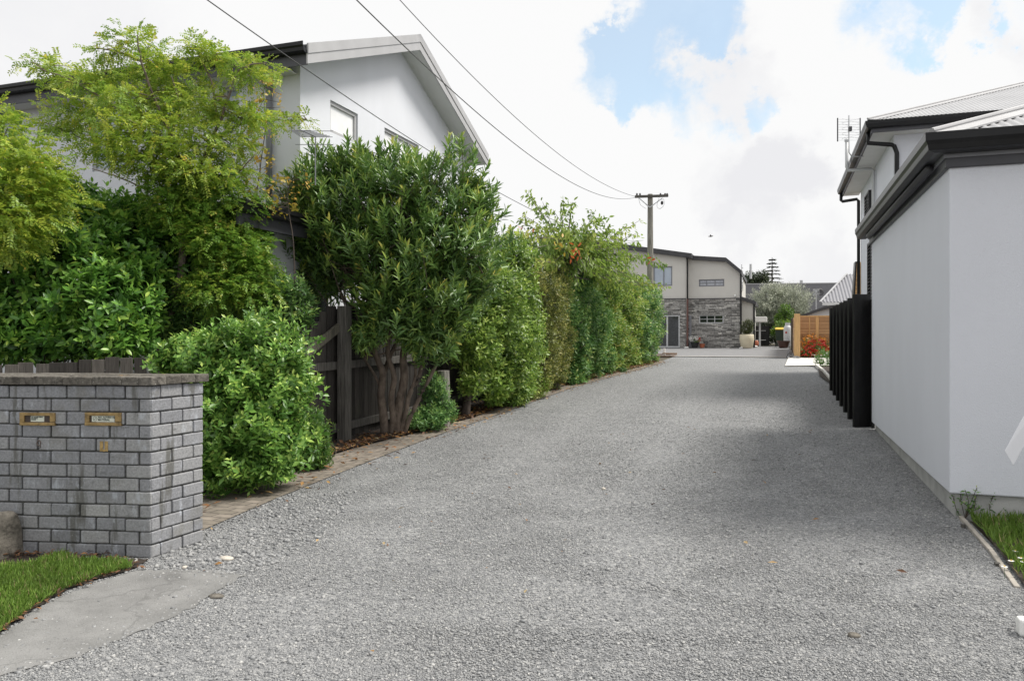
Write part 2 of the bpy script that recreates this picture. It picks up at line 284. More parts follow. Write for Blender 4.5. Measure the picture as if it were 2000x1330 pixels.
def gravel_material():
    m, t, p, o = base_mat('gravel')
    tcn = nd(t, 'ShaderNodeTexCoord')
    v = nd(t, 'ShaderNodeTexVoronoi', Scale=75.0); t.links.new(tcn.outputs['Object'], v.inputs['Vector'])
    v2 = nd(t, 'ShaderNodeTexVoronoi', Scale=34.0); t.links.new(tcn.outputs['Object'], v2.inputs['Vector'])
    sep = nd(t, 'ShaderNodeSeparateColor'); t.links.new(v.outputs['Color'], sep.inputs[0])
    sep2 = nd(t, 'ShaderNodeSeparateColor'); t.links.new(v2.outputs['Color'], sep2.inputs[0])
    mixf = mth(t, 'ADD', mth(t, 'MULTIPLY', sep.outputs[0], .65), mth(t, 'MULTIPLY', sep2.outputs[0], .35))
    r = nd(t, 'ShaderNodeValToRGB'); t.links.new(mixf, r.inputs[0])
    ramp_set(r, [(.08, (.10, .103, .107)), (.4, (.20, .204, .21)), (.7, (.28, .282, .285)), (.95, (.40, .40, .39))])
    n = nd(t, 'ShaderNodeTexNoise', Scale=.55, Detail=5.0, Roughness=.6); t.links.new(tcn.outputs['Object'], n.inputs['Vector'])
    mp = nd(t, 'ShaderNodeMapping'); mp.inputs['Scale'].default_value = (1.3, .10, 1); t.links.new(tcn.outputs['Object'], mp.inputs[0])
    n3 = nd(t, 'ShaderNodeTexNoise', Scale=1.2, Detail=3.0); t.links.new(mp.outputs[0], n3.inputs['Vector'])
    mr = nd(t, 'ShaderNodeMapRange'); t.links.new(mth(t, 'ADD', mth(t, 'MULTIPLY', n.outputs['Fac'], .35), mth(t, 'MULTIPLY', n3.outputs['Fac'], .65)), mr.inputs[0])
    mr.inputs[1].default_value = .35; mr.inputs[2].default_value = .65; mr.inputs[3].default_value = .95; mr.inputs[4].default_value = 1.05
    mul = nd(t, 'ShaderNodeVectorMath', operation='SCALE'); t.links.new(r.outputs[0], mul.inputs[0]); t.links.new(mr.outputs[0], mul.inputs['Scale'])
    t.links.new(mul.outputs[0], p.inputs['Base Color']); p.inputs['Roughness'].default_value = .85; p.inputs['Specular IOR Level'].default_value = .25
    inv = mth(t, 'SUBTRACT', 1.0, v.outputs['Distance']); inv2 = mth(t, 'SUBTRACT', 1.0, v2.outputs['Distance'])
    hgt = mth(t, 'ADD', mth(t, 'MULTIPLY', inv, .6), mth(t, 'MULTIPLY', inv2, .6))
    b = nd(t, 'ShaderNodeBump', Strength=.9, Distance=.012); t.links.new(hgt, b.inputs['Height']); t.links.new(b.outputs[0], p.inputs['Normal'])
    return m
M['gravel'] = gravel_material()
def paver_material():
    m, t, p, o = base_mat('paver')
    tcn = nd(t, 'ShaderNodeTexCoord')
    b = nd(t, 'ShaderNodeTexBrick', Scale=1.0); b.inputs['Brick Width'].default_value = .21; b.inputs['Row Height'].default_value = .105; b.inputs['Mortar Size'].default_value = .005
    b.inputs['Color1'].default_value = (.19, .165, .135, 1); b.inputs['Color2'].default_value = (.25, .215, .18, 1); b.inputs['Mortar'].default_value = (.05, .045, .038, 1)
    t.links.new(tcn.outputs['Object'], b.inputs['Vector'])
    n = nd(t, 'ShaderNodeTexNoise', Scale=9.0, Detail=7.0); t.links.new(tcn.outputs['Object'], n.inputs['Vector'])
    mr = nd(t, 'ShaderNodeMapRange'); t.links.new(n.outputs['Fac'], mr.inputs[0]); mr.inputs[1].default_value = .3; mr.inputs[2].default_value = .7; mr.inputs[3].default_value = .7; mr.inputs[4].default_value = 1.25
    mul = nd(t, 'ShaderNodeVectorMath', operation='SCALE'); t.links.new(b.outputs['Color'], mul.inputs[0]); t.links.new(mr.outputs[0], mul.inputs['Scale'])
    t.links.new(mul.outputs[0], p.inputs['Base Color']); p.inputs['Roughness'].default_value = .9
    return m
M['paver'] = paver_material()

# ------------------------------------------------------------------ mesh builder
class MB:
    def __init__(self): self.v = []; self.f = []; self.a = []
    def add(self, vs, fs, a=.5):
        o = len(self.v); self.v += [tuple(map(float, p)) for p in vs]; self.f += [tuple(i + o for i in q) for q in fs]; self.a += [a] * len(vs); return self
    def box(self, x0, x1, y0, y1, z0, z1, a=.5):
        return self.hexa([(x0, y0, z0), (x1, y0, z0), (x1, y1, z0), (x0, y1, z0), (x0, y0, z1), (x1, y0, z1), (x1, y1, z1), (x0, y1, z1)], a)
    def hexa(self, p, a=.5):
        return self.add(p, [(3, 2, 1, 0), (4, 5, 6, 7), (0, 1, 5, 4), (1, 2, 6, 5), (2, 3, 7, 6), (3, 0, 4, 7)], a)
    def obox(self, o, ex, ey, ez, a=.5):          # corner + three edge vectors
        o, ex, ey, ez = (np.array(q, float) for q in (o, ex, ey, ez))
        return self.hexa([o, o + ex, o + ex + ey, o + ey, o + ez, o + ex + ez, o + ex + ey + ez, o + ey + ez], a)
    def bar(self, p, q, w, h, up=(0, 0, 1), a=.5):  # rectangular bar from p to q
        p, q, up = (np.array(k, float) for k in (p, q, up)); d = q - p; d /= np.linalg.norm(d)
        r = np.cross(d, up); r /= np.linalg.norm(r); u = np.cross(r, d)
        return self.obox(p - r * w / 2 - u * h / 2, r * w, q - p, u * h, a)
    def tube(self, pts, rad, n=8, a=.5, cap=True):
        P = [np.array(q, float) for q in pts]; m = len(P); rad = [rad] * m if np.isscalar(rad) else rad
        vs = []; ref = np.array([.31, .22, .93])
        for i in range(m):
            d = P[min(i + 1, m - 1)] - P[max(i - 1, 0)]; d /= (np.linalg.norm(d) + 1e-9)
            x = np.cross(d, ref)
            if np.linalg.norm(x) < .2: x = np.cross(d, (1, 0, 0))
            x /= np.linalg.norm(x); y = np.cross(d, x)
            for k in range(n):
                t = 2 * math.pi * k / n; vs.append(P[i] + (x * math.cos(t) + y * math.sin(t)) * rad[i])
        fs = [(i * n + k, i * n + (k + 1) % n, (i + 1) * n + (k + 1) % n, (i + 1) * n + k) for i in range(m - 1) for k in range(n)]
        if cap: fs += [tuple(range(n))[::-1], tuple(range((m - 1) * n, m * n))]
        return self.add(vs, fs, a)
    def lathe(self, cx, cy, prof, n=20, a=.5):
        vs = [(cx + r * math.cos(2 * math.pi * k / n), cy + r * math.sin(2 * math.pi * k / n), z) for r, z in prof for k in range(n)]
        m = len(prof)
        fs = [(i * n + k, i * n + (k + 1) % n, (i + 1) * n + (k + 1) % n, (i + 1) * n + k) for i in range(m - 1) for k in range(n)]
        return self.add(vs, fs + [tuple(range(n))[::-1], tuple(range((m - 1) * n, m * n))], a)
    def prism(self, poly, ext, a=.5):              # planar polygon (3-D points) extruded by vector
        P = [np.array(q, float) for q in poly]; e = np.array(ext, float); n = len(P)
        return self.add(P + [q + e for q in P], [tuple(range(n)), tuple(range(2 * n - 1, n - 1, -1))] + [(i, i + n, (i + 1) % n + n, (i + 1) % n) for i in range(n)], a)
    def holed(self, outer, holes, depth):          # planar wall with openings and reveals
        loops = [[Vector(q) for q in outer]] + [[Vector(q) for q in h] for h in holes]
        flat = [q for l in loops for q in l]; tri = tessellate_polygon(loops)
        self.add(flat, tri)
        e = np.array(depth, float)
        for h in holes:
            n = len(h); P = [np.array(q, float) for q in h]
            self.add(P + [q + e for q in P], [(i, (i + 1) % n, (i + 1) % n + n, i + n) for i in range(n)])
        return self
    def build(self, name, m, parent=None, loc=None, bevel=0, smooth=False, label=None, segs=2):
        org = ORG[parent] if parent is not None else np.array(loc if loc is not None else (0, 0, 0), float)
        v = np.array(self.v, np.float64) - org
        me = bpy.data.meshes.new(name); me.from_pydata(v.tolist(), [], self.f)
        if len(set(self.a)) > 1 or self.a[0] != .5:
            at = me.attributes.new('lf', 'FLOAT', 'POINT'); at.data.foreach_set('value', np.array(self.a, np.float32))
        bm = bmesh.new(); bm.from_mesh(me); bmesh.ops.recalc_face_normals(bm, faces=bm.faces); bm.to_mesh(me); bm.free()
        if m: me.materials.append(M[m] if isinstance(m, str) else m)
        if smooth: me.polygons.foreach_set('use_smooth', [True] * len(me.polygons))
        o = bpy.data.objects.new(name, me); COL.objects.link(o); ORG[o] = org
        if parent is not None: o.parent = parent
        else: o.location = tuple(org)
        if bevel:
            md = o.modifiers.new('bevel', 'BEVEL'); md.width = bevel; md.segments = segs; md.limit_method = 'ANGLE'; md.angle_limit = R(35)
        if label: o['label'] = label
        return o

# ------------------------------------------------------------------ leaves
def unit(a): return a / (np.linalg.norm(a, axis=-1, keepdims=True) + 1e-9)
def leaf_obj(name, m, parent, groups, org=None):
    """groups: list of (P, D, Nn, Len, Wid, tone, kind); kind 8 = long leaf, 5 = folded leaf, 4 = diamond"""
    org = ORG[parent] if parent is not None else np.array(org, float)
    V = []; Fs = []; T = []; off = 0
    for (P, D, Nn, Ln, Wd, tone, kind) in groups:
        n = len(P)
        if not n: continue
        D = unit(D); S = unit(np.cross(D, Nn)); U = np.cross(S, D)
        Ln = np.broadcast_to(Ln, n)[:, None]; Wd = np.broadcast_to(Wd, n)[:, None]
        if kind == 8:
            st = [(0, 0, 0), (.33, .46, .02), (.33, 0, -.05), (.33, -.46, .02), (.68, .40, -.03), (.68, 0, -.09), (.68, -.40, -.03), (1, 0, -.16)]
            q = [(0, 1, 2), (0, 2, 3), (1, 4, 5, 2), (2, 5, 6, 3), (4, 7, 5), (5, 7, 6)]
        elif kind == 5:
            st = [(0, 0, 0), (.50, .5, .04), (.52, 0, -.05), (.50, -.5, .04), (1, 0, -.10)]
            q = [(0, 1, 2), (0, 2, 3), (1, 4, 2), (2, 4, 3)]
        else:
            st = [(0, 0, 0), (.5, .5, 0), (1, 0, -.06), (.5, -.5, 0)]
            q = [(0, 1, 2, 3)]
        k = len(st)
        vv = np.stack([P + D * (a * Ln) + S * (b * Wd) + U * (h * Ln) for a, b, h in st], 1).reshape(-1, 3)
        V.append(vv); T.append(np.repeat(tone, k))
        base = off + np.arange(n)[:, None] * k
        for poly in q: Fs.append(base + np.array(poly)[None, :])
        off += n * k
    V = np.concatenate(V) - org; T = np.concatenate(T)
    loops = np.concatenate([f.reshape(-1) for f in Fs]); cnt = np.concatenate([np.full(len(f), f.shape[1]) for f in Fs])
    me = bpy.data.meshes.new(name); me.vertices.add(len(V)); me.vertices.foreach_set('co', V.astype(np.float32).reshape(-1))
    me.loops.add(len(loops)); me.loops.foreach_set('vertex_index', loops.astype(np.int32))
    me.polygons.add(len(cnt)); me.polygons.foreach_set('loop_start', np.concatenate([[0], np.cumsum(cnt)[:-1]]).astype(np.int32))
    me.polygons.foreach_set('use_smooth', np.ones(len(cnt), bool))
    at = me.attributes.new('lf', 'FLOAT', 'POINT'); at.data.foreach_set('value', np.clip(T, 0, 1).astype(np.float32))
    me.update(calc_edges=True); me.validate()
    me.materials.append(M[m])
    o = bpy.data.objects.new(name, me); COL.objects.link(o); ORG[o] = org
    if parent is not None: o.parent = parent
    else: o.location = tuple(org)
    return o
def lobe(x, y, rx, ry, Z, rd=None):                # crown lobe from its extent in the photograph, at its real depth
    p = pt(x, y, Z); k = Z / F
    return (p, np.array([rx * k, (rd if rd else min(rx, ry) * k * 1.0), ry * k]))
def crown(rng, lobes, n, shell=(.70, 1.04), lump=.14, back=.35, reject=.72):
    cen = np.array([q[0] for q in lobes]); rad = np.array([q[1] for q in lobes])
    w = (rad[:, 0] * rad[:, 2] + rad[:, 0] * rad[:, 1] + rad[:, 1] * rad[:, 2]); w /= w.sum()
    i = rng.choice(len(lobes), n * 3, p=w); d = unit(rng.normal(size=(n * 3, 3)))
    ph = rng.uniform(0, 6.28, (len(lobes), 6))
    lum = 1 + lump * (np.sin(d[:, 0] * 5 + ph[i, 0]) * np.sin(d[:, 2] * 6 + ph[i, 1]) + .6 * np.sin(d[:, 0] * 11 + d[:, 2] * 9 + ph[i, 2]))
    r = rng.uniform(shell[0] ** 2, shell[1] ** 2, n * 3) ** .5 * lum
    Pl = d * r[:, None] * rad[i]; P = Pl + cen[i]          # local axes: world u, v, z (good enough)
    nn = unit(d / rad[i])
    q = ((P[:, None, :] - cen[None]) / rad[None]); q = (q ** 2).sum(-1) ** .5
    q[np.arange(len(P)), i] = 9
    keep = q.min(1) > reject
    tocam = unit(np.array([0, 0, H]) - P); facing = (nn * tocam).sum(1)
    keep &= (facing > -.25) | (rng.random(len(P)) < back)
    keep &= P[:, 2] > gz(P[:, 1]) + .05
    idx = np.nonzero(keep)[0][:n]
    return P[idx], nn[idx]
def shoots(rng, P, nn, m, ln, leafL, leafW, ang=(35, 75), up=.55, jit=.4, kind=5, droop=0, tone=(.2, .75), tip=.35, grav=0):
    """leafy shoots: m leaves spiralling along a stem of length ln that ends at P, growing outwards and upwards"""
    n = len(P); D = unit(nn * .75 + np.array([0, 0, up]) + rng.normal(size=(n, 3)) * jit)
    x = unit(np.cross(D, rng.normal(size=(n, 3)))); y = np.cross(D, x)
    t = np.linspace(0, 1, m)[None, :] + rng.uniform(-.05, .05, (n, m))
    th = (np.arange(m) * 2.4)[None, :] + rng.uniform(0, 6.28, (n, 1)) + rng.uniform(-.3, .3, (n, m))
    a = np.radians(ang[1] + (ang[0] - ang[1]) * np.clip(t, 0, 1)) + rng.normal(0, .16, (n, m))
    rad = x[:, None] * np.cos(th)[..., None] + y[:, None] * np.sin(th)[..., None]
    LD = D[:, None] * np.cos(a)[..., None] + rad * np.sin(a)[..., None]
    LD = LD + np.array([0, 0, -1]) * droop * rng.uniform(.3, 1.2, (n, m, 1))
    NN = D[:, None] * np.sin(a)[..., None] - rad * np.cos(a)[..., None] + rng.normal(size=(n, m, 3)) * .12
    ln = ln * rng.uniform(.6, 1.3, (n, 1))
    B = P[:, None] + D[:, None] * ((t - 1) * ln)[..., None]
    sz = rng.uniform(.5, 1.35, (n, m)) * (1 - .35 * np.clip(t, 0, 1) ** 3)
    sh = rng.uniform(tone[0], tone[1], (n, 1))
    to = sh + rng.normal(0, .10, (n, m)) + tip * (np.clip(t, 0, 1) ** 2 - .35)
    f = lambda q: q.reshape(-1, q.shape[-1])
    return (f(B), f(LD), f(NN), (sz * leafL).reshape(-1), (sz * leafW).reshape(-1), to.reshape(-1), kind)
def px_path(pts): return [pt(*q) for q in pts]
def smooth_path(P, k=4):
    P = np.array(P); out = []
    for i in range(len(P) - 1):
        p0, p1, p2, p3 = P[max(i - 1, 0)], P[i], P[i + 1], P[min(i + 2, len(P) - 1)]
        for t in np.arange(k) / k:
            out.append(.5 * (2 * p1 + (p2 - p0) * t + (2 * p0 - 5 * p1 + 4 * p2 - p3) * t * t + (3 * p1 - p0 - 3 * p2 + p3) * t ** 3))
    return out + [P[-1]]
def limb(mb, pts, r0, r1, n=8, rng=None, wob=0):
    Q = smooth_path(pts)
    if rng is not None: Q = [q + rng.normal(size=3) * wob * r0 for q in Q]
    mb.tube(Q, list(np.linspace(r0, r1, len(Q))), n); return Q
rngs = lambda k: np.random.default_rng(k)

#PART2
# ================================================================== GROUND
def strip(name, m, vs, ul, ur, dz, nu=1, rough=0, seed=1):
    rg = rngs(seed); b = MB(); nv = len(vs); V = []
    for i, v in enumerate(vs):
        a, e = ul[i], ur[i]
        for j in range(nu + 1):
            t = j / nu; z = float(gz(v)) + dz
            if rough and 0 < j < nu: z += rough * (math.sin(v * 1.7 + j * .9) * .5 + rg.normal() * .5)
            V.append((a + (e - a) * t, v, z))
    Fq = [(i * (nu + 1) + j, i * (nu + 1) + j + 1, (i + 1) * (nu + 1) + j + 1, (i + 1) * (nu + 1) + j) for i in range(nv - 1) for j in range(nu)]
    b.add(V, Fq); o = b.build(name, m, None, (0, 0, 0), smooth=True); return tag(o, kind='structure')
M['terrain'] = mat('terrain', (.10, .085, .06), .95, 0, 1.5, .5, 20., col2=(.06, .055, .035))
vs = [-80, -20, 0, 3, 5.5, 7, 9, 12.5, 15, 17.5, 20, 24, 30, 36, 43, 60, 100, 200, 400]
strip('ground', 'terrain', vs, [-300] * len(vs), [300] * len(vs), -.03, 30)
LV = [4.0, 4.7, 5.9, 6.9, 8.5, 10.2, 13.2, 16.5, 20, 23, 25.7, 29.2]
LU = [-3.95, -4.08, -4.25, -4.35, -4.46, -4.54, -4.56, -4.5, -4.3, -4.08, -3.9, -4.0]
uedge = lambda v: float(np.interp(v, LV, LU))
vs = list(np.concatenate([np.arange(-6, 4, .5), np.arange(4, 14, .3), np.arange(14, 33.4, .8)]))
strip('gravel_drive', 'gravel', vs, [-7.5 if v < 3.9 else uedge(v) - .1 for v in vs], [4.0 if v < 4.4 else (1.42 if v < 13 else 1.36) for v in vs], 0, 22, .0015)
# street edge: worn concrete apron beside the letterbox, lawn patches, garden bed, pavers
def ragged(pts, amp, seed, k=9):
    rg = rngs(seed); out = []
    for i in range(len(pts)):
        a, e = np.array(pts[i]), np.array(pts[(i + 1) % len(pts)])
        for t in np.arange(k) / k: q = a + (e - a) * t; out.append(q + np.array([rg.normal() * amp, rg.normal() * amp, 0]))
    return out
def sheet(name, m, pts, dz, kind='structure'):
    b = MB(); b.add([(p[0], p[1], float(gz(p[1])) + dz) for p in pts], [tuple(range(len(pts)))]); return tag(b.build(name, m, None, (0, 0, 0)), kind=kind)
AP = [gr(*q) for q in [(-200, 1345), (-60, 1278), (0, 1243), (60, 1200), (120, 1165), (190, 1138), (262, 1117), (340, 1113), (420, 1114), (478, 1124), (430, 1150), (380, 1185), (330, 1210), (240, 1248), (150, 1282), (0, 1320), (-200, 1400)]]
sheet('concrete_apron', 'concrete', ragged(AP, .010, 3), .005)
LW = [gr(*q) for q in [(-240, 1370), (-60, 1278), (0, 1240), (60, 1196), (120, 1160), (190, 1133), (262, 1113), (285, 1095), (200, 1092), (100, 1088), (-20, 1082), (-240, 1075)]]
sheet('lawn_soil', 'soil', ragged(LW, .012, 4), .012)
bv = [4.4, 5.2, 5.9, 7, 8.5, 10, 12, 14, 17, 20, 23, 26.6, 29]
bu = [-4.95, -5.0, -5.02, -5.06, -5.08, -4.93, -4.82, -4.9, -4.85, -4.62, -4.4, -4.2, -4.2]
strip('paver_strip', 'paver', bv, bu, [uedge(v) for v in bv], .010, 3)
strip('garden_bed', 'soil', bv, [-6.1] * len(bv), [u + .04 for u in bu], .034, 6, .02)
strip('paved_court', mat('court', (.20, .20, .205), .85, .12, 3, .5, 80.), [32.6, 36, 40, 43.6, 52], [-16] * 5, [.32, .42, .5, .6, .6], .02, 6)
strip('court_edge', 'pad', [32.38, 32.62], [-4.2, -4.2], [.3, .32], .034)
PD = [gr(1533, 716), gr(1540, 699), gr(1575, 698), gr(1660, 698), gr(1660, 715)]
sheet('concrete_pad', 'pad', PD, .03)
strip('pebble_bed_soil', 'soil', [31.5, 36, 41], [.34, .44, .55], [.9, 1.0, 1.1], .024)
strip('flower_bed', 'soil', [32.15, 33, 36, 37], [.8, .8, .8, .8], [4] * 4, .05)
strip('right_bed', 'soil', [19.6, 22, 26.2], [1.15, 1.05, 1.2], [3.5] * 3, .04)
LR = [(1.44, 6.9), (1.40, 5.93), (1.34, 5.0), (1.30, 4.5), (1.7, 4.2), (4.5, 4.2), (4.5, 6.92)]
sheet('verge_soil', 'soil', LR, .02)

# ================================================================== LETTERBOX
A0 = gr(295, 1090); A0[2] = 0
E1 = pt(0, 700, 5.16)[:2] - pt(295, 700, 5.046)[:2]; E1 = np.append(unit(E1), 0)      # along the front, leftwards
E2 = pt(396, 700, 5.46)[:2] - pt(295, 700, 5.046)[:2]; DEP = float(np.linalg.norm(E2)); E2 = np.append(unit(E2), 0)
N1 = -np.cross((0, 0, 1), E1) * 1.0
if np.dot(N1, E2) > 0: N1 = -N1
N2 = np.cross((0, 0, 1), E2)
if np.dot(N2, E1) > 0: N2 = -N2
WID = 1.62; Z3 = np.array([0, 0, 1.0]); CH = .0871
lb = thing('brick_letterbox', 'grey brick letterbox pillar with weathered cap and two brass letter slots on the lawn edge', 'letterbox', A0)
rg = rngs(5)
core = MB(); core.obox(A0 + E1 * .012 + E2 * .012 - Z3 * .1, E1 * (WID - .02), E2 * (DEP - .02), Z3 * 1.225)
core.build('mortar_core', 'mortar', lb)
bk = MB()
def brick(o, e, ln, nrm_, z):
    j = rg.normal(size=3) * .0012
    k = rg.uniform(-.002, .002)
    bk.obox(o + e * .0 + Z3 * (z + .004) + nrm_ * (.004 + k) + j, e * ln, -nrm_ * .05, Z3 * (CH - .0085 + rg.normal() * .0012), float(np.clip(rg.normal(.45, .22), 0.01, .99)))
for r_ in range(14):
    z = 1.132 - CH * (r_ + 1); x = 0
    first = .178 if r_ % 2 == 0 else .083
    while x < WID - .05:
        ln = first if x == 0 else .2
        ln = min(ln, WID - x)
        brick(A0 + E1 * (x + (.0 if x else -.001)), E1, ln - .0035, N1, z); x += ln + .007
    pat = [.078, .193, .193] if r_ % 2 == 0 else [.178, .193, .09]
    x = 0.0; tot = sum(pat) + .014
    for q in pat:
        q *= (DEP - .014) / sum(pat); brick(A0 + E2 * (x + .0005), E2, q - .001, N2, z); x += q + .007
bk.build('brickwork', 'brick', lb, bevel=.007)
# cap of flat pavers
cp = MB(); ov = .028; nb = 8
q0 = A0 + Z3 * 1.134 - E1 * ov - E2 * ov
for i in range(nb):
    a = (WID + 2 * ov) / nb
    for j in range(4):
        d_ = (DEP + 2 * ov) / 4
        cp.obox(q0 + E1 * (i * a + .001) + E2 * (j * d_ + .001) + Z3 * rg.uniform(0, .003), E1 * (a - .002), E2 * (d_ - .002), Z3 * (.055 + rg.uniform(-.002, .002)), float(np.clip(rg.normal(.45, .25), .01, .99)))
cp.build('cap', 'cap', lb, bevel=.006)
def front_pt(x, y, out=0):       # pixel -> point on the front face of the letterbox
    lo_, d = np.array([0, 0, H]), ray_dir(x, y); t = np.dot(A0 - lo_, N1) / np.dot(d, N1)
    return lo_ + d * t + N1 * out
def fbox(mb, x0, y0, x1, y1, o0, o1, a=.5):
    p = front_pt(x0, y1); px = front_pt(x1, y1); up = front_pt(x0, y0)
    w = px - p; w[2] = 0; h = np.array([0, 0, up[2] - p[2]])
    mb.obox(p + N1 * o0, w, h, N1 * (o1 - o0), a)
def text_mesh(name, txt, size, m, parent, origin, ex, ez):
    cu = bpy.data.curves.new(name, 'FONT'); cu.body = txt; cu.size = size; cu.extrude = .0004; cu.offset = .0005; cu.space_line = .85
    ob = bpy.data.objects.new(name, cu); COL.objects.link(ob)
    dg = bpy.context.evaluated_depsgraph_get(); me = bpy.data.meshes.new_from_object(ob.evaluated_get(dg)); bpy.data.objects.remove(ob)
    n = np.cross(ex, ez)
    mtx = Matrix(((ex[0], ez[0], n[0], origin[0]), (ex[1], ez[1], n[1], origin[1]), (ex[2], ez[2], n[2], origin[2]), (0, 0, 0, 1)))
    me.transform(mtx); me.transform(Matrix.Translation(Vector(-ORG[parent]))); me.materials.clear(); me.materials.append(M[m])
    o = bpy.data.objects.new(name, me); COL.objects.link(o); o.parent = parent; ORG[o] = ORG[parent]; return o
def slot(x0, y0, x1, y1, ix0, iy0, ix1, iy1, nx0, ny0, nx1, ny1, txt, size, tx, ty, ring):
    fr = MB(); fbox(fr, x0, y0, x1, iy0, -.004, .016); fbox(fr, x0, iy1, x1, y1, -.004, .016)
    fbox(fr, x0, iy0, ix0, iy1, -.004, .0155); fbox(fr, ix1, iy0, x1, iy1, -.004, .0155)
    f = fr.build('letter_slot', 'brass', lb, bevel=.003)
    m_ = MB(); fbox(m_, ix0, iy0, ix1, iy1, -.002, .006); m_.build('flap', 'slot_dark', f)
    n_ = MB(); fbox(n_, nx0, ny0, nx1, ny1, .0062, .009); no = n_.build('notice', 'paper', f)
    ex = -E1
    o = front_pt(tx, ty, .0093); text_mesh('lettering', txt, size, 'ink', f, o, ex, Z3)
    if ring:
        k = MB(); cen = front_pt(*ring[:2], .0095); rr = ring[2] * 5.05 / F
        P = [cen + ex * math.cos(t) * rr + Z3 * math.sin(t) * rr for t in np.linspace(0, 6.283, 17)]
        k.tube(P, .0012, 5); k.tube([cen + (ex + Z3) * rr * .7, cen - (ex + Z3) * rr * .7], .0012, 5)
        k.build('prohibition_mark', 'ink', f)
slot(168, 805, 239, 830.5, 177, 811, 227, 824, 181, 811.8, 225, 823.2, 'NO ADVERTISING\nMATERIAL', .0185, 193, 816.5, (187.5, 817.3, 4.0))
slot(41, 805, 110, 830, 50, 811, 100, 824, 62, 812, 88, 823, 'NO ADVERTISING\nMATERIAL\nPLEASE', .0105, 63, 815, None)
nu_ = MB()
fbox(nu_, 196, 861.5, 202, 881, .002, .007); fbox(nu_, 205.5, 861.5, 211.5, 881, .002, .007); fbox(nu_, 202, 877.5, 205.5, 881.6, .0022, .0068)
nu_.build('numeral', 'dull_gold', lb, bevel=.001)
k = MB(); cen = front_pt(77, 865, .004); P = [cen - E1 * math.cos(t) * .013 + Z3 * math.sin(t) * .017 for t in np.linspace(0, 6.283, 17)]
k.tube(P, .005, 6); k.tube([cen - E1 * .012, cen - E1 * .01 - Z3 * .03, cen + E1 * .006 - Z3 * .036], .004, 6); k.build('numeral', 'rust_mark', lb, smooth=True, label='faded brown numeral')

# stone post stub at the left edge
def lumpy(name, m, parent, cen, rad, seed, org=None, sub=3, amp=.12, flat=0):
    bm = bmesh.new(); bmesh.ops.create_icosphere(bm, subdivisions=sub, radius=1)
    r_ = rngs(seed); k_ = r_.uniform(-3, 3, (6, 3)); ph = r_.uniform(0, 6, 6)
    for v in bm.verts:
        d = np.array(v.co); g = 1 + amp * sum(math.sin(np.dot(k_[i], d) + ph[i]) for i in range(6)) / 2.5
        if flat: d = np.sign(d) * np.abs(d) ** flat
        v.co = Vector(d * g * np.array(rad))
    me = bpy.data.meshes.new(name); bm.to_mesh(me); bm.free(); me.materials.append(M[m]); me.polygons.foreach_set('use_smooth', [True] * len(me.polygons))
    o = bpy.data.objects.new(name, me); COL.objects.link(o); o.location = tuple(cen); ORG[o] = np.array(cen, float); return o
ps = gr(-2, 1088)
o = lumpy('stone_stub', 'stone_rough', None, ps + np.array([0, 0, .10]), (.105, .11, .21), 4, amp=.16, flat=.55, sub=4)
tag(o, 'weathered lichen stained concrete stub standing left of the brick letterbox', 'stone')
for (x, y, rx, ry, rz_, sd_, lab) in [(443, 1093, .05, .035, .015, 11, 'pale flat stone lying on gravel right of the letterbox'), (362, 1110, .022, .02, .012, 12, 'small round whitish stone on gravel below the letterbox corner'), (335, 1062, .05, .03, .035, 13, 'grey stone leaning at the foot of the letterbox side'), (1179, 956, .022, .02, .014, 14, 'single round stone in the middle of the gravel drive'), (424, 1166, .045, .03, .012, 15, 'dark flat stone at the edge of the concrete apron'), (1668, 1243, .03, .025, .013, 16, 'flat grey stone in the gravel near the lower right')]:
    g = gr(x, y); o = lumpy('loose_stone', 'river_stone' if sd_ < 13 or sd_ == 14 else 'stone_rough', None, g + np.array([0, 0, rz_ * .6]), (rx, ry, rz_), sd_, sub=2); tag(o, lab, 'stone')

# ================================================================== FENCES
def paling(mb, p, w, t, h, dirv_, nrm_, rg, a, cut=0):
    lean = rg.normal() * .006
    mb.obox(p + nrm_ * rg.uniform(0, .006), dirv_ * w, nrm_ * t, Z3 * (h + rg.normal() * .012) + dirv_ * lean * h, a)
# low front fence behind the letterbox
pa, pb = pt(-60, 716, 7.3), pt(352, 692, 7.9)
lf = thing('paling_fence', 'low dark weathered paling fence under the broadleaf hedge behind the letterbox', 'fence', (pa[0], pa[1], 0))
b = MB(); d_ = pb - pa; ln = np.linalg.norm(d_[:2]); e = np.array([d_[0], d_[1], 0]) / ln; nn_ = np.cross(Z3, e); rg = rngs(9); x = 0
while x < ln:
    w = rg.uniform(.115, .14); p = pa + d_ * (x / ln); b.obox(np.array([p[0], p[1], 0]) + nn_ * rg.uniform(0, .012), e * (w - .008), nn_ * .02, Z3 * (p[2] + rg.normal() * .008) + e * rg.normal() * .006, float(rg.uniform(.1, 1))); x += w
b.build('palings', 'fence_light', lf, bevel=.002)
b = MB()
for zz in (.3, .85): b.obox(np.array([pa[0], pa[1], zz]) + nn_ * .034, e * ln, nn_ * .045, Z3 * .09)
b.build('rail', 'old_wood', lf)
